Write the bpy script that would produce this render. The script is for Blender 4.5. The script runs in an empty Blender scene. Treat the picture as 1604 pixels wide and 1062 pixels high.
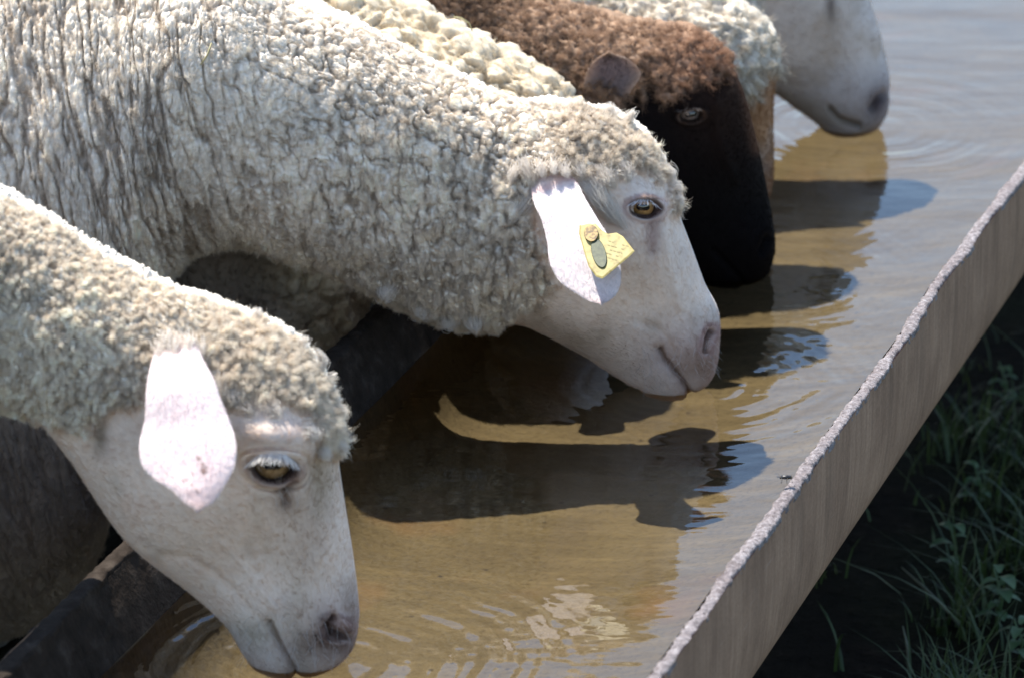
import bpy, math, random
import numpy as np
from mathutils import Vector, Matrix

rng = np.random.default_rng(7)
random.seed(7)
C = bpy.context.scene.collection
sc = bpy.context.scene

# ------------------------------------------------------------------ camera, sky, sun
F_PX, TH, CAM_H = 7000.0, math.radians(20.5), 1.594
IMG_W, IMG_H = 1604.0, 1062.0
cd = bpy.data.cameras.new('camera')
cam = bpy.data.objects.new('camera', cd)
C.objects.link(cam)
cam.location = (0, 0, CAM_H)
cam.rotation_euler = (math.pi / 2 - TH, 0, 0)
cd.sensor_width = 36.0
cd.lens = F_PX / IMG_W * 36.0
cd.clip_start = 0.05
cd.clip_end = 3000
cd.dof.use_dof = True
cd.dof.focus_distance = 4.12
cd.dof.aperture_fstop = 8.0
sc.camera = cam

SUN_EL = math.radians(66)
SUN_AZ = np.array([0.78, -0.62])             # horizontal direction in which shadows fall
SUN_AZ = SUN_AZ / np.linalg.norm(SUN_AZ)
w = bpy.data.worlds.new('World')
sc.world = w
w.use_nodes = True
nt = w.node_tree
nt.nodes.clear()
sky = nt.nodes.new('ShaderNodeTexSky')
sky.sky_type = 'NISHITA'
sky.sun_disc = False
sky.sun_elevation = SUN_EL
sky.sun_rotation = math.atan2(-SUN_AZ[0], -SUN_AZ[1])
sky.dust_density = 0.4
sky.ozone_density = 1.8
sky.air_density = 1.1
bg = nt.nodes.new('ShaderNodeBackground')
bg.inputs['Strength'].default_value = 0.15
wo = nt.nodes.new('ShaderNodeOutputWorld')
nt.links.new(sky.outputs[0], bg.inputs[0])
nt.links.new(bg.outputs[0], wo.inputs[0])

ld = bpy.data.lights.new('sun', 'SUN')
ld.energy = 5.0
ld.angle = math.radians(0.53)
ld.color = (1.0, 0.955, 0.88)
sun = bpy.data.objects.new('sun', ld)
C.objects.link(sun)
sd = Vector((SUN_AZ[0] * math.cos(SUN_EL), SUN_AZ[1] * math.cos(SUN_EL), -math.sin(SUN_EL)))
sun.rotation_euler = sd.to_track_quat('-Z', 'Y').to_euler()

sc.view_settings.view_transform = 'Standard'
sc.view_settings.look = 'None'
sc.view_settings.exposure = 1.0
sc.view_settings.gamma = 1.0
sc.view_settings.use_curve_mapping = False
sc.cycles.max_bounces = 8
sc.cycles.transparent_max_bounces = 12
sc.cycles.caustics_reflective = False
sc.cycles.caustics_refractive = False
sc.cycles.use_denoising = True
try:
    sc.render.hair_type = 'STRIP'
except Exception:
    pass

# ------------------------------------------------------------------ projection helpers (real 3D planes)
CT, ST = math.cos(TH), math.sin(TH)
CAM = np.array([0, 0, CAM_H])
FW, UP, RT = np.array([0, CT, -ST]), np.array([0, ST, CT]), np.array([1.0, 0, 0])


def ray(px, py):
    return (px - 802) / F_PX * RT - (py - 531) / F_PX * UP + FW


def hit_z(px, py, z=0.0):
    d = ray(px, py)
    return CAM + d * ((z - CAM_H) / d[2])


def project(P):
    r = P - CAM
    d = r @ FW
    return 802 + F_PX * (r @ RT) / d, 531 - F_PX * (r @ UP) / d


# ------------------------------------------------------------------ numpy noise
def _hash(ix, iy, iz, seed):
    h = (ix * 374761393 + iy * 668265263 + iz * 2147483647 + seed * 974711) & 0xFFFFFFFF
    h = ((h ^ (h >> 13)) * 1274126177) & 0xFFFFFFFF
    h = ((h ^ (h >> 15)) * 2246822519) & 0xFFFFFFFF
    return (h ^ (h >> 16)) & 0xFFFFFFFF


def vnoise(P, seed=0):
    P = np.asarray(P, float)
    i = np.floor(P).astype(np.int64)
    f = P - i
    f = f * f * (3 - 2 * f)
    out = np.zeros(P.shape[:-1])
    for dx in (0, 1):
        for dy in (0, 1):
            for dz in (0, 1):
                hv = _hash(i[..., 0] + dx, i[..., 1] + dy, i[..., 2] + dz, seed) / 4294967295.0
                wt = (f[..., 0] if dx else 1 - f[..., 0]) * (f[..., 1] if dy else 1 - f[..., 1]) * (f[..., 2] if dz else 1 - f[..., 2])
                out += hv * wt
    return out * 2 - 1


def fbm(P, seed=0, octs=3):
    a, s, o = 1.0, 0.0, 0.0
    for k in range(octs):
        o = o + a * vnoise(P * (2.03 ** k), seed + 17 * k)
        s += a
        a *= 0.5
    return o / s


def voronoi(P, seed=0):
    P = np.asarray(P, float)
    i = np.floor(P).astype(np.int64)
    F1 = np.full(P.shape[:-1], 9.0)
    F2 = np.full(P.shape[:-1], 9.0)
    ID = np.zeros(P.shape[:-1])
    for dx in (-1, 0, 1):
        for dy in (-1, 0, 1):
            for dz in (-1, 0, 1):
                cx, cy, cz = i[..., 0] + dx, i[..., 1] + dy, i[..., 2] + dz
                h1 = _hash(cx, cy, cz, seed)
                h2 = _hash(cx, cy, cz, seed + 101)
                h3 = _hash(cx, cy, cz, seed + 203)
                ddx = cx + h1 / 4294967295.0 - P[..., 0]
                ddy = cy + h2 / 4294967295.0 - P[..., 1]
                ddz = cz + h3 / 4294967295.0 - P[..., 2]
                d = np.sqrt(ddx * ddx + ddy * ddy + ddz * ddz)
                m1 = d < F1
                F2 = np.where(m1, F1, np.minimum(F2, d))
                ID = np.where(m1, h1 / 4294967295.0, ID)
                F1 = np.where(m1, d, F1)
    return F1, F2, ID


def sstep(a, b, x):
    t = np.clip((x - a) / (b - a), 0, 1)
    return t * t * (3 - 2 * t)


def seg_dist(px, py, pts):
    best = np.full(px.shape, 1e9)
    for (x0, y0), (x1, y1) in zip(pts[:-1], pts[1:]):
        dx, dy = x1 - x0, y1 - y0
        t = np.clip(((px - x0) * dx + (py - y0) * dy) / (dx * dx + dy * dy + 1e-9), 0, 1)
        best = np.minimum(best, np.hypot(px - x0 - t * dx, py - y0 - t * dy))
    return best


def poly_sd(px, py, poly):
    """signed distance, positive inside"""
    d = seg_dist(px, py, list(poly) + [poly[0]])
    inside = np.zeros(px.shape, bool)
    n = len(poly)
    for k in range(n):
        x0, y0 = poly[k]
        x1, y1 = poly[(k + 1) % n]
        if y0 == y1:
            continue
        c = ((y0 > py) != (y1 > py)) & (px < (x1 - x0) * (py - y0) / (y1 - y0) + x0)
        inside ^= c
    return np.where(inside, d, -d)


def gauss(px, py, cx, cy, sx, sy=None, ang=0.0):
    sy = sy or sx
    c, s = math.cos(math.radians(ang)), math.sin(math.radians(ang))
    u = (px - cx) * c + (py - cy) * s
    v = -(px - cx) * s + (py - cy) * c
    return np.exp(-0.5 * ((u / sx) ** 2 + (v / sy) ** 2))


def ell(px, py, cx, cy, rx, ry, ang=0.0):
    c, s = math.cos(math.radians(ang)), math.sin(math.radians(ang))
    u = (px - cx) * c + (py - cy) * s
    v = -(px - cx) * s + (py - cy) * c
    return np.sqrt((u / rx) ** 2 + (v / ry) ** 2)


def catmull(X, Y, x):
    """Hermite with finite difference tangents. X (n,), Y (n,k)"""
    X = np.asarray(X, float); Y = np.asarray(Y, float)
    d = np.diff(Y, axis=0) / np.diff(X)[:, None]
    m = np.zeros_like(Y)
    h = np.diff(X)
    m[1:-1] = (d[:-1] * h[1:, None] + d[1:] * h[:-1, None]) / (h[1:] + h[:-1])[:, None]
    m[0], m[-1] = d[0], d[-1]
    k = np.clip(np.searchsorted(X, x, 'right') - 1, 0, len(X) - 2)
    t_ = ((x - X[k]) / h[k])[:, None]; hh = h[k][:, None]
    return ((2 * t_ ** 3 - 3 * t_ ** 2 + 1) * Y[k] + (t_ ** 3 - 2 * t_ ** 2 + t_) * hh * m[k]
            + (-2 * t_ ** 3 + 3 * t_ ** 2) * Y[k + 1] + (t_ ** 3 - t_ ** 2) * hh * m[k + 1])


# ------------------------------------------------------------------ materials
def mat(name):
    m = bpy.data.materials.new(name)
    m.use_nodes = True
    n = m.node_tree
    n.nodes.clear()
    out = n.nodes.new('ShaderNodeOutputMaterial')
    b = n.nodes.new('ShaderNodeBsdfPrincipled')
    n.links.new(b.outputs[0], out.inputs[0])
    return m, n, b, out


def nd(n, t, **kw):
    x = n.nodes.new(t)
    for k, v in kw.items():
        if k in x.inputs:
            x.inputs[k].default_value = v
        else:
            setattr(x, k, v)
    return x


def ramp(n, src, stops):
    r = n.nodes.new('ShaderNodeValToRGB')
    e = r.color_ramp.elements
    while len(e) < len(stops):
        e.new(0.5)
    for k, (p, c) in enumerate(stops):
        e[k].position = p
        e[k].color = (*c, 1) if len(c) == 3 else c
    n.links.new(src, r.inputs[0])
    return r.outputs[0]


def mixc(n, a, b, f, mode='MIX'):
    m = n.nodes.new('ShaderNodeMix')
    m.data_type = 'RGBA'
    m.blend_type = mode
    for i, v in ((0, f), (6, a), (7, b)):
        if hasattr(v, 'links'):
            n.links.new(v, m.inputs[i])
        elif i == 0:
            m.inputs[i].default_value = v
        else:
            m.inputs[i].default_value = (*v, 1)
    return m.outputs[2]


def coords(n, scale=(1, 1, 1), rot=(0, 0, 0)):
    g = n.nodes.new('ShaderNodeNewGeometry')
    mp = n.nodes.new('ShaderNodeMapping')
    mp.inputs['Scale'].default_value = scale
    mp.inputs['Rotation'].default_value = rot
    n.links.new(g.outputs['Position'], mp.inputs[0])
    return mp.outputs[0]


def noise(n, vec, scale, detail=4, rough=0.55):
    t = nd(n, 'ShaderNodeTexNoise', Scale=scale, Detail=detail, Roughness=rough)
    n.links.new(vec, t.inputs['Vector'])
    return t.outputs['Fac']


def bump(n, b, h, strength, dist):
    bn = nd(n, 'ShaderNodeBump', Strength=strength, Distance=dist)
    n.links.new(h, bn.inputs['Height'])
    n.links.new(bn.outputs[0], b.inputs['Normal'])
    return bn


def skin_material(name, rough=0.75, sheen=0.15):
    m, n, b, out = mat(name)
    a = n.nodes.new('ShaderNodeAttribute')
    a.attribute_name = 'Col'
    v = coords(n)
    f1 = noise(n, v, 260, 3, 0.6)
    f2 = noise(n, v, 28, 3, 0.6)
    t = ramp(n, f1, [(0.3, (0.93, 0.925, 0.92)), (0.7, (1.04, 1.04, 1.04))])
    t2 = ramp(n, f2, [(0.3, (0.94, 0.93, 0.92)), (0.7, (1.03, 1.03, 1.03))])
    c = mixc(n, a.outputs['Color'], t, 1.0, 'MULTIPLY')
    c = mixc(n, c, t2, 1.0, 'MULTIPLY')
    n.links.new(c, b.inputs['Base Color'])
    b.inputs['Roughness'].default_value = rough
    b.inputs['Specular IOR Level'].default_value = 0.2 if sheen > 0 else 0.06
    b.inputs['Sheen Weight'].default_value = sheen
    b.inputs['Sheen Roughness'].default_value = 0.5
    bump(n, b, f1, 0.4, 0.0008)
    return m


M_body = skin_material('sheep_skin_and_wool')
M_black = skin_material('black_sheep_skin_and_wool', 0.8, 0.0)


def hair_material(name, trans=0.35, rough=0.7):
    m = bpy.data.materials.new(name)
    m.use_nodes = True
    n = m.node_tree
    n.nodes.clear()
    out = n.nodes.new('ShaderNodeOutputMaterial')
    a = n.nodes.new('ShaderNodeAttribute')
    a.attribute_name = 'Col'
    b = n.nodes.new('ShaderNodeBsdfPrincipled')
    b.inputs['Roughness'].default_value = rough
    b.inputs['Specular IOR Level'].default_value = 0.12
    tr = n.nodes.new('ShaderNodeBsdfTranslucent')
    mx = n.nodes.new('ShaderNodeMixShader')
    mx.inputs[0].default_value = trans
    n.links.new(a.outputs['Color'], b.inputs['Base Color'])
    n.links.new(a.outputs['Color'], tr.inputs['Color'])
    n.links.new(b.outputs[0], mx.inputs[1])
    n.links.new(tr.outputs[0], mx.inputs[2])
    n.links.new(mx.outputs[0], out.inputs[0])
    return m


M_hair = hair_material('wool_fibre', 0.5)

m, n, b, out = mat('ear_skin')
a = n.nodes.new('ShaderNodeAttribute'); a.attribute_name = 'Col'
v = coords(n)
f1 = noise(n, v, 420, 3, 0.6)
f2 = noise(n, v, 60, 4, 0.7)
c = mixc(n, a.outputs['Color'], ramp(n, f2, [(0.35, (0.99, 0.96, 0.95)), (0.62, (1.02, 1.01, 1.01))]), 1.0, 'MULTIPLY')
n.links.new(c, b.inputs['Base Color'])
b.inputs['Roughness'].default_value = 0.6
b.inputs['Specular IOR Level'].default_value = 0.25
b.inputs['Sheen Weight'].default_value = 0.3
bump(n, b, f1, 0.35, 0.001)
tr = n.nodes.new('ShaderNodeBsdfTranslucent'); tr.inputs[0].default_value = (0.8, 0.5, 0.42, 1)
mx = n.nodes.new('ShaderNodeMixShader'); mx.inputs[0].default_value = 0.16
n.links.new(b.outputs[0], mx.inputs[1]); n.links.new(tr.outputs[0], mx.inputs[2]); n.links.new(mx.outputs[0], out.inputs[0])
M_ear = m

m, n, b, out = mat('eyeball')
a = n.nodes.new('ShaderNodeAttribute'); a.attribute_name = 'Col'
n.links.new(a.outputs['Color'], b.inputs['Base Color'])
b.inputs['Roughness'].default_value = 0.06
b.inputs['Coat Weight'].default_value = 1.0
b.inputs['Coat Roughness'].default_value = 0.03
M_eye = m

m, n, b, out = mat('yellow_tag_plastic')
v = coords(n)
f = noise(n, v, 150, 4, 0.6)
c = ramp(n, f, [(0.3, (0.20, 0.15, 0.04)), (0.45, (0.34, 0.27, 0.08)), (0.75, (0.43, 0.36, 0.13))])
n.links.new(c, b.inputs['Base Color']); b.inputs['Roughness'].default_value = 0.45
b.inputs['Subsurface Weight'].default_value = 0.0
M_tag = m
m, n, b, out = mat('tag_dark_plastic')
c = ramp(n, noise(n, coords(n), 220, 3), [(0.3, (0.035, 0.045, 0.022)), (0.7, (0.10, 0.11, 0.05))])
n.links.new(c, b.inputs['Base Color']); b.inputs['Roughness'].default_value = 0.5
M_tagdark = m
m, n, b, out = mat('tag_stud_plastic')
c = ramp(n, noise(n, coords(n), 300, 3), [(0.4, (0.12, 0.07, 0.02)), (0.6, (0.42, 0.27, 0.08))])
n.links.new(c, b.inputs['Base Color']); b.inputs['Roughness'].default_value = 0.4
M_stud = m
m, n, b, out = mat('tag_print')
b.inputs['Base Color'].default_value = (0.27, 0.22, 0.09, 1); b.inputs['Roughness'].default_value = 0.7
M_print = m

# trough materials
VPYAW = math.atan(2498 / math.sqrt(F_PX ** 2 + 2619 ** 2))
TD = np.array([math.sin(VPYAW), math.cos(VPYAW), 0.0])          # along the trough
TN = np.array([math.cos(VPYAW), -math.sin(VPYAW), 0.0])         # across, towards the right wall

m, n, b, out = mat('trough_outer_wall')
g = coords(n, (1, 1, 1), (0, 0, VPYAW))
mp = n.nodes.new('ShaderNodeMapping'); mp.inputs['Scale'].default_value = (1, 1, 0.07); n.links.new(g, mp.inputs[0])
f = noise(n, mp.outputs[0], 130, 5, 0.65)
f2 = noise(n, g, 14, 5, 0.6)
f3 = noise(n, g, 300, 3, 0.6)
c = ramp(n, f, [(0.25, (0.27, 0.170, 0.112)), (0.55, (0.35, 0.225, 0.150)), (0.8, (0.42, 0.28, 0.19))])
c = mixc(n, c, ramp(n, f2, [(0.3, (0.75, 0.72, 0.70)), (0.7, (1.1, 1.08, 1.05))]), 1.0, 'MULTIPLY')
c = mixc(n, c, ramp(n, f3, [(0.3, (0.85, 0.85, 0.85)), (0.7, (1.1, 1.1, 1.1))]), 1.0, 'MULTIPLY')
st = noise(n, mp.outputs[0], 22, 4, 0.7)
c = mixc(n, c, (0.10, 0.075, 0.055), ramp(n, st, [(0.52, (0, 0, 0)), (0.75, (0.3, 0.3, 0.3))]))
mp3 = n.nodes.new('ShaderNodeMapping'); mp3.inputs['Scale'].default_value = (1, 0.05, 1); mp3.inputs['Rotation'].default_value = (0.5, 0, 0); n.links.new(g, mp3.inputs[0])
sc3 = noise(n, mp3.outputs[0], 380, 2, 0.5)
c = mixc(n, c, (0.42, 0.34, 0.27), ramp(n, sc3, [(0.70, (0, 0, 0)), (0.76, (0.35, 0.35, 0.35))]))
n.links.new(c, b.inputs['Base Color']); b.inputs['Roughness'].default_value = 0.9
b.inputs['Specular IOR Level'].default_value = 0.15
bump(n, b, f, 0.7, 0.003)
M_wall = m

m, n, b, out = mat('trough_bed')
g = coords(n, (1, 1, 1), (0, 0, VPYAW))
mp = n.nodes.new('ShaderNodeMapping'); mp.inputs['Rotation'].default_value = (0, 0, math.radians(110)); mp.inputs['Scale'].default_value = (1, 1, 1)
n.links.new(coords(n), mp.inputs[0])
mpb = n.nodes.new('ShaderNodeMapping'); mpb.inputs['Scale'].default_value = (1, 0.11, 0.0); n.links.new(mp.outputs[0], mpb.inputs[0]); mp = mpb
fs = noise(n, mp.outputs[0], 60, 5, 0.6)
f2 = noise(n, g, 9, 5, 0.6)
f3 = noise(n, g, 170, 4, 0.7)
vor = nd(n, 'ShaderNodeTexVoronoi', Scale=34.0); n.links.new(g, vor.inputs['Vector'])
c = ramp(n, fs, [(0.30, (0.102, 0.080, 0.043)), (0.50, (0.124, 0.097, 0.052)), (0.72, (0.160, 0.126, 0.070))])
c = mixc(n, c, ramp(n, f2, [(0.3, (0.80, 0.76, 0.70)), (0.7, (1.1, 1.08, 1.02))]), 1.0, 'MULTIPLY')
c = mixc(n, c, ramp(n, f3, [(0.30, (0.62, 0.58, 0.52)), (0.5, (1.0, 1.0, 1.0)), (0.8, (1.15, 1.12, 1.05))]), 1.0, 'MULTIPLY')
spots = ramp(n, vor.outputs['Distance'], [(0.05, (1, 1, 1)), (0.12, (0, 0, 0))])
selr = ramp(n, noise(n, g, 21, 2), [(0.50, (0, 0, 0)), (0.54, (1, 1, 1))])
sp = mixc(n, spots, selr, 1.0, 'MULTIPLY')
c = mixc(n, c, (0.03, 0.02, 0.012), sp)
rust = ramp(n, noise(n, g, 7.3, 3), [(0.60, (0, 0, 0)), (0.75, (0.4, 0.4, 0.4))])
c = mixc(n, c, (0.20, 0.10, 0.04), rust)
n.links.new(c, b.inputs['Base Color']); b.inputs['Roughness'].default_value = 0.9
bump(n, b, f3, 0.5, 0.003)
M_bed = m

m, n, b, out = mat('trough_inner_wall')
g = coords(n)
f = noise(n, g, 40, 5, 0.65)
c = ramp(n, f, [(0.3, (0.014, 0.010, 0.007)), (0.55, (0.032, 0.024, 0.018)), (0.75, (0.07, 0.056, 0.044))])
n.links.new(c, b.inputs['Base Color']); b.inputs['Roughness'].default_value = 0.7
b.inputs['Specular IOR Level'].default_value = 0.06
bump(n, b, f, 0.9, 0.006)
M_inner = m

m, n, b, out = mat('trough_broken_rim')
g = coords(n)
f = noise(n, g, 210, 5, 0.75)
f2 = noise(n, g, 18, 3, 0.6)
c = ramp(n, f, [(0.32, (0.07, 0.055, 0.05)), (0.5, (0.19, 0.165, 0.16)), (0.66, (0.36, 0.335, 0.33)), (0.8, (0.62, 0.59, 0.58))])
c = mixc(n, c, ramp(n, f2, [(0.35, (0.82, 0.74, 0.72)), (0.65, (1.08, 1.06, 1.06))]), 1.0, 'MULTIPLY')
n.links.new(c, b.inputs['Base Color']); b.inputs['Roughness'].default_value = 0.5
bump(n, b, f, 1.0, 0.003)
M_rim = m

# water: clear brownish film, Fresnel mirror of the real sky and animals
m = bpy.data.materials.new('trough_water'); m.use_nodes = True
n = m.node_tree; n.nodes.clear()
out = n.nodes.new('ShaderNodeOutputMaterial')
tp = n.nodes.new('ShaderNodeBsdfTransparent'); tp.inputs[0].default_value = (0.80, 0.77, 0.69, 1)
gl = n.nodes.new('ShaderNodeBsdfGlossy'); gl.inputs['Roughness'].default_value = 0.015
gl.inputs['Color'].default_value = (1, 1, 1, 1)
fr = n.nodes.new('ShaderNodeFresnel'); fr.inputs['IOR'].default_value = 1.5
mx = n.nodes.new('ShaderNodeMixShader')
g = coords(n, (1, 1, 1), (0, 0, VPYAW))
mp = n.nodes.new('ShaderNodeMapping'); mp.inputs['Scale'].default_value = (0.45, 1, 1); n.links.new(coords(n), mp.inputs[0])
fa = noise(n, mp.outputs[0], 26, 2, 0.5)
bn = nd(n, 'ShaderNodeBump', Strength=0.22, Distance=0.004)
n.links.new(fa, bn.inputs['Height'])
for q in (gl, fr):
    n.links.new(bn.outputs[0], q.inputs['Normal'])
n.links.new(fr.outputs[0], mx.inputs[0]); n.links.new(tp.outputs[0], mx.inputs[1]); n.links.new(gl.outputs[0], mx.inputs[2])
n.links.new(mx.outputs[0], out.inputs[0])
M_water = m

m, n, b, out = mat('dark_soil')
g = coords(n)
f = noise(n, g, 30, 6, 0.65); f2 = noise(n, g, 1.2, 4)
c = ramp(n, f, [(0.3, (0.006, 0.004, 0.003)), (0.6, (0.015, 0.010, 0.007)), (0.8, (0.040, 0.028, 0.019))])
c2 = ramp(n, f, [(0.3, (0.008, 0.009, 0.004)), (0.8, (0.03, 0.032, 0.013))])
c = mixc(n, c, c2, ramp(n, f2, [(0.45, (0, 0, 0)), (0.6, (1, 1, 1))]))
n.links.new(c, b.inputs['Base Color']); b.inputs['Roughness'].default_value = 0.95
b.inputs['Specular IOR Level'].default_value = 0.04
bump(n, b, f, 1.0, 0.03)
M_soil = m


def leaf_mat(name, cols):
    m, n, b, out = mat(name)
    g = coords(n)
    c = ramp(n, noise(n, g, 22, 3), cols)
    n.links.new(c, b.inputs['Base Color']); b.inputs['Roughness'].default_value = 0.5
    tr = n.nodes.new('ShaderNodeBsdfTranslucent'); n.links.new(c, tr.inputs[0])
    mx = n.nodes.new('ShaderNodeMixShader'); mx.inputs[0].default_value = 0.35
    n.links.new(b.outputs[0], mx.inputs[1]); n.links.new(tr.outputs[0], mx.inputs[2]); n.links.new(mx.outputs[0], out.inputs[0])
    return m


M_grass = leaf_mat('grass_green', [(0.3, (0.025, 0.042, 0.010)), (0.55, (0.055, 0.085, 0.022)), (0.8, (0.12, 0.13, 0.05))])
M_leaf = leaf_mat('weed_leaf', [(0.3, (0.06, 0.12, 0.04)), (0.7, (0.13, 0.20, 0.09))])
M_straw = leaf_mat('dry_straw', [(0.3, (0.45, 0.40, 0.20)), (0.7, (0.62, 0.58, 0.36))])
M_stalk = leaf_mat('dry_stalk', [(0.3, (0.12, 0.13, 0.08)), (0.7, (0.20, 0.21, 0.14))])
m, n, b, out = mat('fly_black'); b.inputs['Base Color'].default_value = (0.02, 0.018, 0.016, 1); b.inputs['Roughness'].default_value = 0.35
M_fly = m
m, n, b, out = mat('supporting_concrete')
c = ramp(n, noise(n, coords(n), 30, 5), [(0.3, (0.2, 0.19, 0.17)), (0.7, (0.34, 0.32, 0.29))])
n.links.new(c, b.inputs['Base Color']); b.inputs['Roughness'].default_value = 0.9
M_conc = m


# ------------------------------------------------------------------ object helpers
def link(name, me, parent=None, mats=()):
    o = bpy.data.objects.new(name, me)
    C.objects.link(o)
    if parent is not None:
        o.parent = parent
        o.matrix_parent_inverse = parent.matrix_world.inverted() if False else Matrix.Translation(parent.location).inverted()
    for q in mats:
        me.materials.append(q)
    return o


def mesh(name, V, Fq, material, parent=None, col=None, smooth=True, T=None):
    me = bpy.data.meshes.new(name)
    V = np.asarray(V, np.float32).reshape(-1, 3)
    faces = []
    Fq = np.asarray(Fq, np.int32) if Fq is not None and len(Fq) else np.zeros((0, 4), np.int32)
    T = np.asarray(T, np.int32) if T is not None and len(T) else np.zeros((0, 3), np.int32)
    nl = Fq.size + T.size
    me.vertices.add(len(V)); me.vertices.foreach_set('co', V.ravel())
    me.loops.add(nl)
    me.loops.foreach_set('vertex_index', np.concatenate([Fq.ravel(), T.ravel()]).astype(np.int32))
    npoly = len(Fq) + len(T)
    me.polygons.add(npoly)
    st = np.concatenate([np.arange(len(Fq)) * 4, Fq.size + np.arange(len(T)) * 3]).astype(np.int32)
    me.polygons.foreach_set('loop_start', st)
    me.polygons.foreach_set('use_smooth', np.full(npoly, smooth, bool))
    me.update(calc_edges=True)
    me.validate()
    if col is not None:
        ca = me.color_attributes.new('Col', 'FLOAT_COLOR', 'POINT')
        cc = np.ones((len(V), 4), np.float32); cc[:, :3] = np.asarray(col).reshape(-1, 3)
        ca.data.foreach_set('color', cc.ravel())
    return link(name, me, parent, [material])


def grid_faces(nu, nv, wrap=False, base=0):
    i = np.arange(nu - 1)[:, None]
    jn = nv if wrap else nv - 1
    j = np.arange(jn)[None, :]
    j2 = (j + 1) % nv
    a = i * nv + j; b_ = i * nv + j2; c = (i + 1) * nv + j2; d = (i + 1) * nv + j
    return np.stack([a, b_, c, d], -1).reshape(-1, 4) + base


def thing(name, loc, label, cat, group=None):
    o = bpy.data.objects.new(name, None)
    C.objects.link(o)
    o.location = tuple(float(x) for x in loc)
    o['label'] = label; o['category'] = cat
    if group: o['group'] = group
    o.empty_display_size = 0.1
    return o


def tag(o, label, cat, group=None, kind=None):
    if label: o['label'] = label
    if cat: o['category'] = cat
    if group: o['group'] = group
    if kind: o['kind'] = kind
    return o


def tube(P, R, ns=8):
    """closed tube through points P with radii R -> verts, faces"""
    P = np.asarray(P, float); n_ = len(P)
    T = np.gradient(P, axis=0); T /= np.linalg.norm(T, axis=1)[:, None] + 1e-12
    ref = np.array([0, 0, 1.0]) if abs(T[0][2]) < 0.9 else np.array([1.0, 0, 0])
    V = []
    for k in range(n_):
        x = np.cross(T[k], ref).astype(float); x /= np.linalg.norm(x) + 1e-12
        y = np.cross(T[k], x)
        a_ = np.linspace(0, 2 * math.pi, ns, endpoint=False)
        V.append(P[k] + R[k] * (np.cos(a_)[:, None] * x + np.sin(a_)[:, None] * y))
    V = np.array(V).reshape(-1, 3)
    F_ = grid_faces(n_, ns, True)
    T_ = []
    V = np.vstack([V, P[0], P[-1]])
    c0, c1 = len(V) - 2, len(V) - 1
    for j in range(ns):
        T_.append((c0, (j + 1) % ns, j)); T_.append((c1, (n_ - 1) * ns + j, (n_ - 1) * ns + (j + 1) % ns))
    return V, F_, np.array(T_)


def curves_obj(name, P, rad, col, material, parent):
    """P (N,K,3), rad (K,) or (N,K), col (N,3) -> hair curves"""
    N, K = P.shape[:2]
    hc = bpy.data.hair_curves.new(name)
    hc.add_curves([K] * N)
    hc.attributes['position'].data.foreach_set('vector', P.astype(np.float32).ravel())
    if 'radius' not in hc.attributes:
        hc.attributes.new('radius', 'FLOAT', 'POINT')
    rr = np.broadcast_to(rad, (N, K)).astype(np.float32)
    hc.attributes['radius'].data.foreach_set('value', np.ascontiguousarray(rr).ravel())
    ca = hc.attributes.new('Col', 'FLOAT_COLOR', 'CURVE')
    cc = np.ones((N, 4), np.float32); cc[:, :3] = col
    ca.data.foreach_set('color', cc.ravel())
    hc.materials.append(material)
    o = bpy.data.objects.new(name, hc)
    C.objects.link(o)
    o.parent = parent
    o.matrix_parent_inverse = Matrix.Translation(parent.location).inverted()
    o['kind'] = 'stuff'
    return o


# ------------------------------------------------------------------ the setting
G = -0.35
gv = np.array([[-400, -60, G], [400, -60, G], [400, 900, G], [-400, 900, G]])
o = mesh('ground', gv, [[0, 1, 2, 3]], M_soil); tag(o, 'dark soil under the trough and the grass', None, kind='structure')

PL = hit_z(160, 1062, 0.0)                 # left waterline
PR = hit_z(1012, 1062, 0.10)               # right rim, inner top edge
O = PR.copy(); O[2] = 0
qL = float((PL - O) @ TN)                  # negative
tL = 0.0


def tp_(t, q, z):
    t = np.asarray(t, float); q = np.asarray(q, float); z = np.asarray(z, float)
    return O + t[..., None] * TD + q[..., None] * TN + z[..., None] * np.array([0, 0, 1.0])


print('trough width', -qL)
trough = thing('drinking_trough', tp_(np.array(0.5), np.array(qL / 2), np.array(G)), 'long concrete watering trough with rough broken white rim, full of water', 'trough')
T0, T1 = -1.6, 5.5
prof_in = [(qL - 0.028, 0.055), (qL - 0.014, 0.028), (qL - 0.002, 0.0), (qL + 0.012, -0.026), (qL + 0.035, -0.052), (qL + 0.08, -0.070), (qL * 0.5, -0.078),
           (-0.24, -0.062), (-0.15, -0.042), (-0.045, -0.024), (-0.012, 0.0), (-0.004, 0.05), (0.0, 0.098)]
prof_out = [(0.012, 0.098), (0.013, 0.06), (0.012, 0.02), (0.008, -0.02), (0.002, -0.040), (-0.006, -0.050), (-0.03, -0.075), (-0.08, -0.095), (-0.16, -0.105), (qL * 0.5, -0.108), (qL + 0.08, -0.10),
            (qL + 0.0, -0.07), (qL - 0.02, -0.03), (qL - 0.038, 0.02), (qL - 0.044, 0.055)]


def wob_(t):
    X = np.stack([t * 5.0, t * 0 + 3.3, t * 0], -1)
    return 0.0045 * fbm(X, 5, 3)


def strip(name, prof, material, nt_, wob, parent, end=0.0):
    t = np.linspace(T0, T1, nt_)
    q = np.array([p[0] for p in prof]); z = np.array([p[1] for p in prof])
    P = tp_(t[:, None] + 0 * q, q[None] + 0 * t[:, None], z[None] + 0 * t[:, None])
    if wob: P = P + wob_(t)[:, None, None] * TN * (np.array([min(1.0, max(0.0, (zz + 0.05) / 0.12)) for zz in z]))[None, :, None]
    return mesh(name, P, grid_faces(len(t), len(prof)), material, parent)


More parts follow.
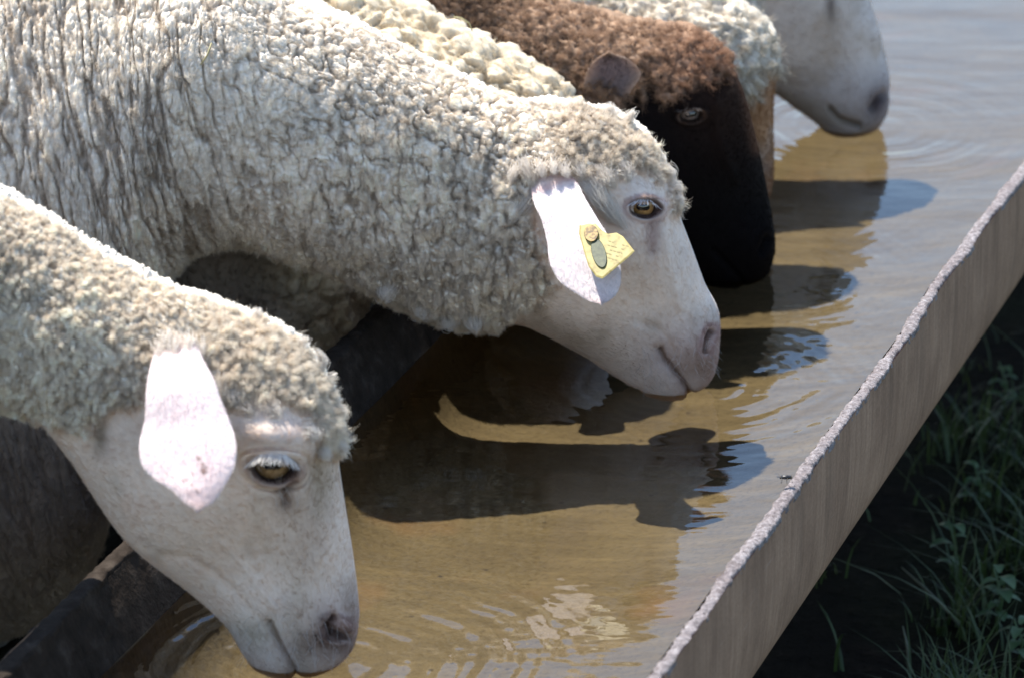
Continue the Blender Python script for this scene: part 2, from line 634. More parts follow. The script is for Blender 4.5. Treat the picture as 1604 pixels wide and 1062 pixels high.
def dens(prof, k, smooth_=False):
    q = np.array(prof); s = np.r_[0, np.cumsum(np.hypot(*np.diff(q, axis=0).T))]
    u = np.linspace(0, s[-1], k)
    Y = catmull(s, q, u) if smooth_ else np.stack([np.interp(u, s, q[:, 0]), np.interp(u, s, q[:, 1])], 1)
    return [tuple(v_) for v_ in Y]


i0 = 2
bed_s = np.linspace(0, 1, 90)
bed_z = -0.080 * (1 - np.exp(-bed_s / 0.045)) * (1 - np.exp(-(1 - bed_s) / 0.26))
bed_prof = list(zip(qL - 0.002 + bed_s * (-0.012 - (qL - 0.002)), bed_z))
strip('bed', bed_prof, M_bed, 500, 0.0, trough)
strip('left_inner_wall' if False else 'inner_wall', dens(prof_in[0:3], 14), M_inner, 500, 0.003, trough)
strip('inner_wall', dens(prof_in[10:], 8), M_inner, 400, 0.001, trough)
strip('outer_wall', dens(prof_out, 50), M_wall, 600, 0.0012, trough)
# end walls
for tt in (T0, T1):
    P = tp_(np.full(len(prof_in), tt), np.array([p[0] for p in prof_in]), np.array([p[1] for p in prof_in]))
    top = P.copy(); top[:, 2] = 0.1
    V = np.stack([P, top], 1).reshape(-1, 3)
    mesh('end_wall', V, grid_faces(len(P), 2), M_wall, trough)
for tt in (-1.2, 3.6, 5.0):
    V = []
    for dt in (-0.1, 0.1):
        for q_, z_ in ((qL + 0.1, -0.102), (-0.12, -0.102), (-0.12, G), (qL + 0.1, G)):
            V.append(tp_(np.array(tt + dt), np.array(q_), np.array(z_)))
    mesh('support_block', V, [[0, 1, 2, 3], [7, 6, 5, 4], [0, 4, 5, 1], [1, 5, 6, 2], [2, 6, 7, 3], [3, 7, 4, 0]], M_conc, trough, smooth=False)


def rim(q0, q1, z0, parent, seed, nt_=2600):
    t = np.concatenate([np.linspace(T0, -0.1, 150), np.linspace(-0.1, 2.4, nt_)[1:], np.linspace(2.4, T1, 400)[1:]])
    ns = 12
    a_ = np.linspace(0, math.pi, ns)
    cx, rx = (q0 + q1) / 2, (q1 - q0) / 2
    P3 = np.stack([t * 1.0, t * 0, t * 0], -1)
    wid = 1 + 0.22 * fbm(P3 * 110, seed, 3) + 0.22 * fbm(P3 * 14, seed + 4, 3)
    hgt = 0.002 + 0.0012 * fbm(P3 * 120, seed + 9, 3) + 0.0030 * fbm(P3 * 8, seed + 2, 2)
    q = cx + (-np.cos(a_))[None] * rx * 1.04 * wid[:, None] + 0.0012 * fbm(P3 * 25, seed + 3, 2)[:, None]
    z = z0 - 0.004 + np.sin(a_)[None] ** 0.35 * (hgt[:, None] + 0.004)
    q = q + wob_(t)[:, None]
    P = tp_(t[:, None] + 0 * q, q, z)
    nz = fbm(P * 300, seed + 31, 3)
    P[..., 2] += 0.0014 * nz * np.sin(a_)[None]
    P += (0.0014 * fbm(P * 170, seed + 77, 2))[..., None] * TN
    return mesh('rim', P, grid_faces(len(t), ns), M_rim, parent)


rim(0.0, 0.0118, 0.098, trough, 3)
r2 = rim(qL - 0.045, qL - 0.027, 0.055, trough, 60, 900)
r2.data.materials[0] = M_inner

# ------------------------------------------------------------------ water with ripples round the muzzles
contacts = [(500, 1036, 1.8), (1085, 598, 1.8), (1030, 505, 0.5), (1170, 430, 0.8), (1175, 325, 0.4), (1345, 198, 1.0)]
t = np.linspace(-0.25, 2.7, 900)
q = np.linspace(qL - 0.01, -0.004, 170)
P = tp_(t[:, None] + 0 * q, q[None] + 0 * t[:, None], np.zeros((len(t), len(q))))
H = np.zeros(P.shape[:2])
for k, (cx, cy, am) in enumerate(contacts):
    c = hit_z(cx, cy)
    r = np.hypot(P[..., 0] - c[0], P[..., 1] - c[1])
    warp = 0.012 * fbm(P * 16, 40 + k, 3)
    wa = 0.35 + 0.65 * sstep(-0.3, 0.4, fbm(P * 7, 60 + k, 2))
    am = am * wa
    rr = r + warp
    H += am * 0.00022 * np.sin(rr * 2 * math.pi / 0.017 + k) * np.exp(-((r - 0.12) / 0.09) ** 2)
    H += am * 0.00050 * np.sin(rr * 2 * math.pi / 0.045 + 2 * k) * np.exp(-((r - 0.05) / 0.16) ** 2)
    H += am * 0.0013 * np.exp(-((r - 0.030) / 0.012) ** 2)
far = sstep(0.3, 2.2, t)[:, None]
H += (0.00035 + 0.0006 * far) * fbm(P * np.array([5, 13, 1.0]), 9, 2)
P[..., 2] = H
F1_ = grid_faces(len(t), len(q))
Pf = tp_(np.array([2.7, T1])[:, None] + 0 * q[[0, -1]], q[[0, -1]][None] + 0 * np.zeros((2, 1)), np.zeros((2, 2))).reshape(-1, 3)
Pn = tp_(np.array([T0, -0.25])[:, None] + 0 * q[[0, -1]], q[[0, -1]][None] + 0 * np.zeros((2, 1)), np.zeros((2, 2))).reshape(-1, 3)
V = np.vstack([P.reshape(-1, 3), Pf, Pn])
nb = P.shape[0] * P.shape[1]
F_ = np.vstack([F1_, [[nb, nb + 1, nb + 3, nb + 2]], [[nb + 4, nb + 5, nb + 7, nb + 6]]])
o = mesh('water', V, F_, M_water)
tag(o, 'shallow rippled water in the trough over a muddy yellow brown bed', None, kind='structure')

# ------------------------------------------------------------------ sheep
class Sheep:
    def __init__(s, name, contact, yaw, stations, torso, label, near=300, farn=110, nst=500, feat=None, wool=None, z_contact=0.0, legs=None, ex=2.25, bend=0.0):
        s.bend = bend
        s.Pc = hit_z(contact[0], contact[1], z_contact)
        ya = math.radians(yaw)
        s.h = np.array([math.cos(ya), -math.sin(ya), 0.0])
        s.n = np.array([-math.sin(ya), -math.cos(ya), 0.0])
        s.root = thing(name, (s.Pc[0] - 0.9 * s.h[0], s.Pc[1] - 0.9 * s.h[1], G), label, 'sheep', 'sheep drinking from the trough')
        s.stations, s.torso = stations, torso
        s.build(near, farn, nst, feat, wool, legs, ex)

    def unp(s, px, py, off=0.0):
        d = ray(px, py)
        k = ((s.Pc + off * s.n - CAM) @ s.n) / (d @ s.n)
        return CAM + d * k

    def uz(s, P):
        return float((P - s.Pc) @ s.h), float(P[2])

    def P3(s, u, z):
        return s.Pc * np.array([1, 1, 0]) + np.asarray(u)[..., None] * s.h + np.asarray(z)[..., None] * np.array([0, 0, 1.0])

    def ring(s, Tu, Tz, Bu, Bz, wd, ex, k, ang):
        T, B = s.P3(Tu, Tz), s.P3(Bu, Bz)
        c, v = (T + B) / 2, (T - B) / 2
        ca, sa = np.cos(ang), np.sin(ang)
        e = 2.0 / ex
        yy = np.sign(ca) * np.abs(ca) ** e
        xx = np.sign(sa) * np.abs(sa) ** e
        prof = wd[..., None] * (1 + k[..., None] * yy)
        cu = (np.asarray(Tu) + np.asarray(Bu)) / 2
        lat = -s.bend * sstep(-0.44, -0.95, cu)
        return c[..., None, :] + v[..., None, :] * yy[..., None] + s.n * (prof * xx + lat[..., None])[..., None]

    def build(s, near, farn, nst, feat, wool, legs, ex):
        # torso stations (u, zT, u, zB, w) in metres, from rump to shoulder; then pixel stations towards the nose
        rows = []
        for (uT, zT, uB, zB, wd) in s.torso:
            rows.append([uT, zT, uB, zB, wd, ex, 0.0])
        nt_ = len(rows)
        tgt = []
        for st in s.stations:
            (tx, ty, bx, by, wd) = st[:5]
            kk = st[5] if len(st) > 5 else 0.0
            T, B = s.uz(s.unp(tx, ty)), s.uz(s.unp(bx, by))
            rows.append([T[0], T[1], B[0], B[1], wd, ex, kk])
            tgt.append((tx, ty, bx, by))
        R = np.array(rows)
        ang = np.linspace(0, 2 * math.pi, 96, endpoint=False)
        cur = np.array(tgt, float)
        for it in range(5):
            rg = s.ring(R[nt_:, 0], R[nt_:, 1], R[nt_:, 2], R[nt_:, 3], R[nt_:, 4], R[0, 5], R[nt_:, 6], ang)
            px, py = project(rg)
            for k, (tx, ty, bx, by) in enumerate(tgt):
                d = np.array([tx - bx, ty - by], float); L = np.linalg.norm(d); d /= L
                e = (px[k] - bx) * d[0] + (py[k] - by) * d[1]
                hi, lo = e.max() - L, e.min()
                cur[k, :2] -= d * hi * 0.9
                cur[k, 2:] -= d * lo * 0.9
                mid = (cur[k, :2] + cur[k, 2:]) / 2
                if (cur[k, :2] - cur[k, 2:]) @ d < 2:
                    cur[k, :2] = mid + d; cur[k, 2:] = mid - d
                T, B = s.uz(s.unp(*cur[k, :2])), s.uz(s.unp(*cur[k, 2:]))
                R[nt_ + k, :4] = [T[0], T[1], B[0], B[1]]
        mid = np.stack([(R[:, 0] + R[:, 2]) / 2, (R[:, 1] + R[:, 3]) / 2], 1)
        dT = np.hypot(*np.diff(R[:, :2], axis=0).T); dB = np.hypot(*np.diff(R[:, 2:4], axis=0).T)
        X = np.r_[0, np.cumsum(0.25 * (dT + dB) + 0.5 * np.hypot(*np.diff(mid, axis=0).T) + 1e-4)]
        # density: fine where in the picture
        xs = np.linspace(0, X[-1], 600)
        Y = catmull(X, R, xs)
        pT = project(s.P3(Y[:, 0], Y[:, 1])); pB = project(s.P3(Y[:, 2], Y[:, 3]))
        def inn(p): return (p[0] > -30) & (p[0] < 1634) & (p[1] > -30) & (p[1] < 1092)
        wt = np.where(inn(pT) | inn(pB), 1.0, 0.16)
        seg = np.maximum(np.hypot(*np.diff(Y[:, :2], axis=0).T), np.hypot(*np.diff(Y[:, 2:4], axis=0).T)) + 1e-5
        cum = np.r_[0, np.cumsum(seg * (wt[1:] + wt[:-1]) / 2)]
        xi = np.interp(np.linspace(0, cum[-1], nst), cum, xs)
        Y = catmull(X, R, xi)
        Y[:, 4] = np.maximum(Y[:, 4], 0.002)
        a1 = np.linspace(0, math.pi, near)
        a2 = np.linspace(math.pi, 2 * math.pi, farn)[1:-1]
        A = np.r_[a1, a2]
        # arc-length-even angles on the near side (superellipse bunches up)
        P = s.ring(Y[:, 0], Y[:, 1], Y[:, 2], Y[:, 3], Y[:, 4], R[0, 5], Y[:, 6], A)
        ns, na = P.shape[:2]
        def normals(P):
            du = np.gradient(P, axis=0)
            Pw = np.concatenate([P[:, -1:], P, P[:, :1]], 1)
            dv = (Pw[:, 2:] - Pw[:, :-2])
            N = np.cross(dv, du)
            N /= np.linalg.norm(N, axis=-1)[..., None] + 1e-12
            cen = P.mean(1, keepdims=True)
            if ((P - cen) * N).sum() < 0: N = -N
            return N
        N = normals(P)
        px, py = project(P[:, :near])
        disp, colr, wm = feat(px, py, P[:, :near], s)
        # mirror to the far side
        fd = np.zeros((ns, na)); fw = np.zeros((ns, na)); fc = np.zeros((ns, na, 3))
        fd[:, :near] = disp; fw[:, :near] = wm; fc[:, :near] = colr
        idx = (2 * math.pi - a2) / math.pi * (near - 1)
        i0_ = np.floor(idx).astype(int); i1_ = np.minimum(i0_ + 1, near - 1); f = idx - i0_
        fd[:, near:] = disp[:, i0_] * (1 - f) + disp[:, i1_] * f
        fw[:, near:] = wm[:, i0_] * (1 - f) + wm[:, i1_] * f
        fc[:, near:] = colr[:, i0_] * (1 - f)[:, None] + colr[:, i1_] * f[:, None]
        # soften the feature displacement across the top/bottom midline ends
        P = P + N * fd[..., None]
        N = normals(P)
        wd_, wc = wool(P, N, fw, s, px, py, near)
        P2 = P + N * (wd_ * fw)[..., None]
        col = fc * (1 - fw[..., None]) + wc * fw[..., None]
        s.P, s.N, s.W, s.Cl, s.near, s.Yst = P2, normals(P2), fw, col, near, Y
        s.Nsm = N
        V = P2.reshape(-1, 3); Fq = grid_faces(ns, na, True)
        T_ = []
        V = np.vstack([V, P2[0].mean(0), P2[-1].mean(0)])
        for j in range(na):
            j2 = (j + 1) % na
            T_.append((ns * na, j2, j)); T_.append((ns * na + 1, (ns - 1) * na + j, (ns - 1) * na + j2))
        T_ = np.array(T_)
        cols = np.vstack([col.reshape(-1, 3), col[0, 0], col[-1, 0]])
        if legs:
            wlc = wc.reshape(-1, 3).mean(0)
            for (u, side, bend) in legs:
                zz = np.array([0.12, 0.02, -0.06, -0.14, -0.20, -0.27, -0.32, G + 0.004])
                rr = np.array([0.062, 0.055, 0.042, 0.030, 0.024, 0.019, 0.023, 0.024])
                uu = u + bend * np.array([0.02, 0.01, 0, 0.0, 0.03, 0.02, 0.0, -0.01])
                ptsl = s.P3(uu, zz) + s.n * (side - s.bend * float(sstep(-0.44, -0.95, u)))
                LV, LF, LT = tube(ptsl, rr, 20)
                zf = LV[:, 2]
                lc = np.where((zf > -0.12)[:, None], wlc * 0.8, np.array(s.legcol if hasattr(s, 'legcol') else [0.42, 0.36, 0.3]))
                lc = np.where((zf < G + 0.035)[:, None], np.array([0.05, 0.04, 0.03]), lc)
                b0 = len(V)
                V = np.vstack([V, LV]); Fq = np.vstack([Fq, LF + b0]); T_ = np.vstack([T_, LT + b0]); cols = np.vstack([cols, lc])
        s.body = mesh('body', V, Fq, M_body, s.root, cols, True, T_)

    def sample(s, N, weight, nearfrac=True):
        """random surface samples -> pos, normal, back tangent, wool, colour"""
        ns, na = s.P.shape[:2]
        jn = s.near if nearfrac else na
        d1 = np.linalg.norm(np.diff(s.P[:, :jn], axis=0), axis=-1)[:, :-1]
        d2 = np.linalg.norm(np.diff(s.P[:, :jn], axis=1), axis=-1)[:-1]
        px, py = project(s.P[:-1, :jn - 1])
        vis = (px > -20) & (px < 1624) & (py > -20) & (py < 1082)
        wgt = d1 * d2 * vis * weight(px, py, s.W[:-1, :jn - 1])
        c = np.cumsum(wgt.ravel()); tot = c[-1]
        k = np.searchsorted(c, rng.random(N) * tot)
        k = np.minimum(k, wgt.size - 1)
        i, j = k // (jn - 1), k % (jn - 1)
        a_, b_ = rng.random(N)[:, None], rng.random(N)[:, None]
        def bl(X):
            return (X[i, j] * (1 - a_) + X[i + 1, j] * a_) * (1 - b_) + (X[i, j + 1] * (1 - a_) + X[i + 1, j + 1] * a_) * b_
        pos, nor = bl(s.P), bl(s.Nsm)
        nor /= np.linalg.norm(nor, axis=1)[:, None]
        back = s.P[np.maximum(i - 4, 0), j] - s.P[np.minimum(i + 4, ns - 1), j]
        back /= np.linalg.norm(back, axis=1)[:, None] + 1e-9
        return pos, nor, back, s.W[i, j], s.Cl[i, j], i, j

    def face_fur(s, N, L=0.004, r=0.00013, lift=0.35, jitter=0.35, bright=1.0):
        pos, nor, back, W_, Cl, i, j = s.sample(N, lambda x, y, w_: (1 - w_) ** 1.2)
        cl = np.stack([fbm(pos * 220.0, 171 + k, 2) for k in range(3)], -1)
        d = back + lift * nor + jitter * rng.normal(size=pos.shape) * 0.5 + 0.16 * cl
        d /= np.linalg.norm(d, axis=1)[:, None]
        ln = L * (0.6 + 0.8 * rng.random(N))[:, None]
        K = 4
        P = np.stack([pos - nor * 0.0004 + d * ln * k / (K - 1) - nor * ln * 0.15 * (k / (K - 1)) ** 2 + np.array([0, 0, -1]) * ln * 0.1 * (k / (K - 1)) ** 2 for k in range(K)], 1)
        var = (0.86 + 0.26 * rng.random(N))[:, None]
        return curves_obj('short_fur', P, r * np.array([1, 0.9, 0.6, 0.2]), np.clip(Cl * var * bright, 0, 0.95), M_hair, s.root)

    def wool_fur(s, N, L=0.006, r=0.0002, curl=0.5, name='wool_fibres', weight=None, bright=1.0, jitter=0.9, down=0.2, lock=0.0060, lstretch=(1, 1, 1), gather=0.6):
        pos, nor, back, W_, Cl, i, j = s.sample(N, weight or (lambda x, y, w_: w_ ** 0.8))
        # each fibre leans to the centre of its lock, so tips gather in staples
        S = np.array(lstretch) / lock
        Q = pos * S + 0.5 * np.stack([vnoise(pos / (lock * 2.0), 90 + k) for k in range(3)], -1)
        base = np.floor(Q).astype(np.int64)
        best = np.full(N, 9.0); bp = np.zeros((N, 3)); bid = np.zeros(N)
        for dx in (-1, 0, 1):
            for dy in (-1, 0, 1):
                for dz in (-1, 0, 1):
                    c = base + np.array([dx, dy, dz])
                    f_ = np.stack([_hash(c[:, 0], c[:, 1], c[:, 2], 400 + q) / 4294967295.0 for q in range(3)], -1)
                    pt = c + f_
                    dd = np.linalg.norm(pt - Q, axis=1)
                    m_ = dd < best
                    best = np.where(m_, dd, best); bp = np.where(m_[:, None], pt, bp); bid = np.where(m_, f_[:, 0], bid)
        to = (bp - Q) / S
        to -= nor * (to * nor).sum(1)[:, None]
        lean = np.stack([np.sin(bid * 61 + 0), np.sin(bid * 97 + 2), np.sin(bid * 43 + 4)], -1)
        ln = L * (0.55 + 0.6 * bid + 0.35 * rng.random(N))[:, None]
        tip = to * gather + nor * ln * 0.75 + jitter * ln * 0.55 * lean + down * ln * np.array([0, 0, -1]) + ln * 0.16 * rng.normal(size=pos.shape)
        d = tip / (np.linalg.norm(tip, axis=1)[:, None] + 1e-9)
        x = np.cross(d, back + 0.01); x /= np.linalg.norm(x, axis=1)[:, None] + 1e-9
        y = np.cross(d, x)
        K = 7
        ph = (bid * 40)[:, None] + 0.7 * rng.normal(size=(N, 1))
        pts = []
        for k in range(K):
            q_ = k / (K - 1)
            w_ = q_ * 8.0 + ph
            pts.append(pos - nor * 0.0008 + tip * q_ + curl * 0.0011 * math.sqrt(q_) * (np.cos(w_) * x + np.sin(w_) * y))
        P = np.stack(pts, 1)
        var = (0.84 + 0.2 * rng.random(N) + 0.14 * bid)[:, None]
        return curves_obj(name, P, r * np.array([1, 1, 0.95, 0.85, 0.7, 0.5, 0.2]), np.clip(Cl * var * bright, 0, 0.95), M_hair, s.root)

    def near_surface(s, px, py):
        """world point + normal of the near surface seen at a pixel"""
        qx, qy = project(s.P[:, :s.near])
        k = np.argmin((qx - px) ** 2 + (qy - py) ** 2)
        i, j = k // s.near, k % s.near
        return s.P[i, j], s.Nsm[i, j], i, j

    def mirror(s, V, k=1.0):
        d = (V - s.Pc) @ s.n
        return V - (1 + k) * d[..., None] * s.n - np.array([0, 0, 1.0]) * ((1 - k) * 0.35 * np.abs(d))[..., None]

    def ear(s, left, right, off, curl, th, colf, both=True, ns=70, nt_=36, name='ear', rip=0.0):
        """left/right edge polylines in px from base to tip; off = [(s, metres from the mid plane)]"""
        def rs(poly):
            p = np.array(poly, float); c = np.r_[0, np.cumsum(np.hypot(*np.diff(p, axis=0).T))]
            u = np.linspace(0, c[-1], ns)
            return catmull(c, p, u)
        Lp, Rp = rs(left), rs(right)
        sv = np.linspace(0, 1, ns); tv = np.linspace(0, 1, nt_)
        offs = catmull([o_[0] for o_ in off], np.array([[o_[1]] for o_ in off]), sv)[:, 0]
        mid = np.zeros((ns, nt_, 3)); 
        for i in range(ns):
            for j in range(nt_):
                p = Lp[i] * (1 - tv[j]) + Rp[i] * tv[j]
                bowl = curl * (1 - (2 * tv[j] - 1) ** 2) * math.sin(math.pi * min(1, sv[i] * 0.85 + 0.12))
                mid[i, j] = s.unp(p[0], p[1], offs[i] + bowl + rip * math.sin(sv[i] * 9 + 2 * tv[j]))
        du = np.gradient(mid, axis=0); dv = np.gradient(mid, axis=1)
        N = np.cross(du, dv); N /= np.linalg.norm(N, axis=-1)[..., None] + 1e-9
        if (N @ s.n).mean() < 0: N = -N
        edge = np.minimum(1, 4 * np.minimum(tv, 1 - tv))[None] ** 0.5 * np.minimum(1, 6 * (1.0 - sv))[:, None] ** 0.5
        thick = th * edge * (1 + 1.5 * (1 - sv[:, None]) ** 3)
        bumpn = 0.0004 * fbm(mid * 300, 5, 2)
        Fp = mid + N * (thick / 2 + bumpn)[..., None]; Bp = mid - N * (thick / 2)[..., None]
        colv = colf(Lp, Rp, sv, tv)
        V = np.vstack([Fp.reshape(-1, 3), Bp.reshape(-1, 3)])
        c2 = np.vstack([colv.reshape(-1, 3)] * 2)
        f1 = grid_faces(ns, nt_); f2 = grid_faces(ns, nt_, base=ns * nt_)[:, ::-1]
        # stitch borders
        border = [(i, 0) for i in range(ns)] + [(ns - 1, j) for j in range(1, nt_)] + [(i, nt_ - 1) for i in range(ns - 2, -1, -1)] + [(0, j) for j in range(nt_ - 2, 0, -1)]
        bi = np.array([i * nt_ + j for i, j in border]); bn_ = np.roll(bi, -1)
        f3 = np.stack([bi, bi + ns * nt_, bn_ + ns * nt_, bn_], -1)
        o = mesh(name, V, np.vstack([f1, f2, f3]), M_ear, s.root, c2)
        if both:
            mesh(name, s.mirror(V, 0.62), np.vstack([f1, f2, f3])[:, ::-1], M_ear, s.root, c2)
        s.earN, s.earF = N, Fp
        # soft fur on the ear
        return Fp, N, colv

    def fur_on(s, Fp, N, colv, n_, L, r, dirv=None):
        ni, nj = Fp.shape[:2]
        i = rng.integers(0, ni - 1, n_); j = rng.integers(0, nj - 1, n_)
        a_, b_ = rng.random(n_)[:, None], rng.random(n_)[:, None]
        pos = (Fp[i, j] * (1 - a_) + Fp[i + 1, j] * a_) * (1 - b_) + (Fp[i, j + 1] * (1 - a_) + Fp[i + 1, j + 1] * a_) * b_
        du = Fp[np.minimum(i + 1, ni - 1), j] - Fp[i, j]; du /= np.linalg.norm(du, axis=1)[:, None] + 1e-9
        side = (j / (nj - 1) - 0.5)[:, None]
        dv = Fp[i, np.minimum(j + 1, nj - 1)] - Fp[i, j]; dv /= np.linalg.norm(dv, axis=1)[:, None] + 1e-9
        d = du * 0.9 + N[i, j] * 0.35 + dv * side * 0.7 + 0.2 * rng.normal(size=pos.shape)
        d /= np.linalg.norm(d, axis=1)[:, None]
        ln = L * (0.6 + 0.8 * rng.random(n_))[:, None]
        P = np.stack([pos - N[i, j] * 0.0003 + d * ln * k / 3 for k in range(4)], 1)
        return curves_obj('ear_fur', P, r * np.array([1, 0.9, 0.6, 0.2]), np.clip(colv[i, j] * (0.85 + 0.3 * rng.random(n_))[:, None], 0, 0.95), M_hair, s.root)

    def eye(s, px, py, R, sink, iris=(0.45, 0.24, 0.06), iris2=(0.62, 0.42, 0.16), pupil_ang=8, look=(0.0, 0.0), lash=0, lash_col=(0.85, 0.82, 0.78), rlid=None, iris_r=0.62, sclera=(0.05, 0.025, 0.015)):
        Sp, Nn, i, j = s.near_surface(px, py)
        n_ = s.n * 0.9 + s.h * 0.18 + np.array([0, 0, 0.05 + look[1]]); n_ = n_ / np.linalg.norm(n_)
        base = s.base_pt(px, py)
        c = base - n_ * (R + sink)
        nu, nv = 60, 72
        z_ = n_
        x_ = np.cross(np.array([0, 0, 1.0]), z_); x_ /= np.linalg.norm(x_)      # image right
        y_ = np.cross(z_, x_)
        ca, sa = math.cos(math.radians(pupil_ang)), math.sin(math.radians(pupil_ang))
        x2, y2 = x_ * ca + y_ * sa, -x_ * sa + y_ * ca
        ph = np.linspace(0, math.pi, nu); th = np.linspace(0, 2 * math.pi, nv, endpoint=False)
        lx = np.sin(ph)[:, None] * np.cos(th)[None]; ly = np.sin(ph)[:, None] * np.sin(th)[None]; lz = np.cos(ph)[:, None] + 0 * th[None]
        corn = 1 + 0.07 * np.exp(-((np.hypot(lx, ly)) / 0.45) ** 2) * (lz > 0)
        V = c + R * corn[..., None] * (lx[..., None] * x2 + ly[..., None] * y2 + lz[..., None] * z_)
        rr = np.hypot(lx - look[0], ly)
        nz = 0.5 + 0.5 * vnoise(np.stack([np.arctan2(ly, lx) * 14, rr * 6, 0 * rr], -1), 3)
        ir = np.array(iris)[None, None] * (1 - nz[..., None]) + np.array(iris2)[None, None] * nz[..., None]
        ir = ir * (0.65 + 0.55 * sstep(iris_r, 0.25, rr))[..., None]
        col = np.where((rr < iris_r)[..., None], ir, np.array(sclera))
        pup = (((lx - look[0]) / 0.42) ** 4 + ((ly - 0.05) / 0.20) ** 4 < 1) & (lz > 0)
        col = np.where(pup[..., None], np.array([0.004, 0.004, 0.005]), col)
        col = np.where((lz < 0)[..., None], np.array(sclera), col)
        e = mesh('eye', V, grid_faces(nu, nv, True), M_eye, s.root, col)
        mesh('eye', s.mirror(V), grid_faces(nu, nv, True)[:, ::-1], M_eye, s.root, col)
        return c, (x_, y_, z_), e

    def base_pt(s, px, py):
        """near surface point ignoring the socket: average of ring around the pixel"""
        pts = []
        for a_ in np.linspace(0, 2 * math.pi, 12, endpoint=False):
            q_ = s.near_surface(px + s.rb * math.cos(a_), py + 0.8 * s.rb * math.sin(a_))[0]
            pts.append(q_)
        c = np.mean(pts, 0)
        d = ray(px, py)
        k = ((c - CAM) @ s.n) / (d @ s.n)
        return CAM + d * k


def smooth_poly(px, py, poly, soft, jag=0, seed=0):
    sdv = poly_sd(px, py, poly)
    if jag:
        sdv = sdv + jag * fbm(np.stack([px / 14, py / 14, 0 * px], -1), seed, 3)
    return sstep(-soft, soft, sdv)


# wool height fields ---------------------------------------------------
def wool_curly(cell=0.0075, amp=0.0035, base=(0.66, 0.60, 0.51), dirt=(0.30, 0.23, 0.15), seed=1, zsq=1.0, fine=0.45, crack=0.6, streak=None, warp=0.35, part=0.5, chest=0.10, net=0.0):
    def f(P, N, W_, s, px, py, near):
        Pw = P + (0.35 * cell * warp * 3) * np.stack([vnoise(P / (cell * 1.6), seed + k) for k in range(3)], -1)
        Pw = Pw + 0.25 * cell * np.stack([vnoise(P / (cell * 0.55), seed + 60 + k) for k in range(3)], -1)
        S = np.array([1, 1, zsq]) / cell
        F1, F2, ID = voronoi(Pw * S, seed)
        G1, G2, IG = voronoi(Pw * S * 0.62 + 7.3, seed + 2)
        sel = sstep(-0.15, 0.15, fbm(P / (cell * 4.5), seed + 70, 2))
        F1 = F1 * (1 - sel) + G1 * sel; F2 = F2 * (1 - sel) + G2 * sel; ID = ID * (1 - sel) + IG * sel
        g1, g2, id2 = voronoi(Pw * S * 2.3, seed + 5)
        dome = 1 - np.clip(F1 / 0.8, 0, 1) ** 2
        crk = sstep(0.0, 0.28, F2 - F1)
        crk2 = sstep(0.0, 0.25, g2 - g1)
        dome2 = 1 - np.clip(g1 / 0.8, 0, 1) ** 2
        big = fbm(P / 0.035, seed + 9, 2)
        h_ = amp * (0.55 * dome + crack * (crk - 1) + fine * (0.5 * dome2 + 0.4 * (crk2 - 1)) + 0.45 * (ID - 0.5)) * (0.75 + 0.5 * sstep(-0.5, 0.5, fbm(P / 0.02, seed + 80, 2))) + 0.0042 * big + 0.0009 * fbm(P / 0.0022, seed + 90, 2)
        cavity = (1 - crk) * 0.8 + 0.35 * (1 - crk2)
        if net > 0:
            Pn = P + 0.0035 * np.stack([fbm(P / 0.012, seed + 120 + k, 2) for k in range(3)], -1)
            za = np.array([1, 1, zsq])
            k1 = np.exp(-(fbm(Pn / 0.0125 * za, seed + 130, 2) / 0.085) ** 2)
            k2 = np.exp(-(vnoise(Pn / 0.0058 * za, seed + 131) / 0.15) ** 2)
            k3 = np.exp(-(vnoise(Pn / 0.0028 * za, seed + 132) / 0.22) ** 2)
            hn = amp * (-0.95 * k1 - 0.55 * k2 - 0.28 * k3 + 0.35 * fbm(P / 0.009, seed + 133, 2)) + 0.0042 * big + 0.0008 * fbm(P / 0.0018, seed + 91, 2)
            cn = np.clip(0.85 * k1 + 0.5 * k2 + 0.15 * k3, 0, 1)
            mn = net * sstep(-0.6, 0.2, fbm(P / 0.045, seed + 140, 2) + (net - 0.5))
            h_ = h_ * (1 - mn) + hn * mn
            cavity = cavity * (1 - mn) + cn * mn
        if streak is not None:
            hs, cs, ms = streak(P, s)
            h_ = h_ * (1 - ms) + hs * ms
            cavity = cavity * (1 - ms) + cs * ms
        lo = sstep(-0.3, 0.5, fbm(P / 0.05, seed + 33, 3))
        b_ = np.array(base) * (0.86 + 0.14 * lo[..., None]) * (0.9 + 0.2 * ID[..., None])
        # extra parting cracks along noise zero lines
        zc = np.exp(-(fbm(P / (cell * 2.2) * np.array([1, 1, zsq]), seed + 44, 2) / 0.07) ** 2)
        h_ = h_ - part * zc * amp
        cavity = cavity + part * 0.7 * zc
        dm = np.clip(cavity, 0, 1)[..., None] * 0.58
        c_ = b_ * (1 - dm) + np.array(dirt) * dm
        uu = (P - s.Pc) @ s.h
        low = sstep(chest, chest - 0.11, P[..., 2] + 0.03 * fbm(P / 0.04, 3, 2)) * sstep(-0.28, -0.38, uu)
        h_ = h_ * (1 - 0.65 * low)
        chest_shade = np.array([0.20, 0.155, 0.125]) * (1 + 0.5 * fbm(P / np.array([0.02, 0.02, 0.05]), 8, 3)[..., None])  # shade under the necks, painted as mottled brown into the lower chest wool
        return h_, c_ * (1 - 0.9 * low[..., None]) + np.clip(chest_shade, 0.02, 1) * 0.9 * low[..., None]
    return f


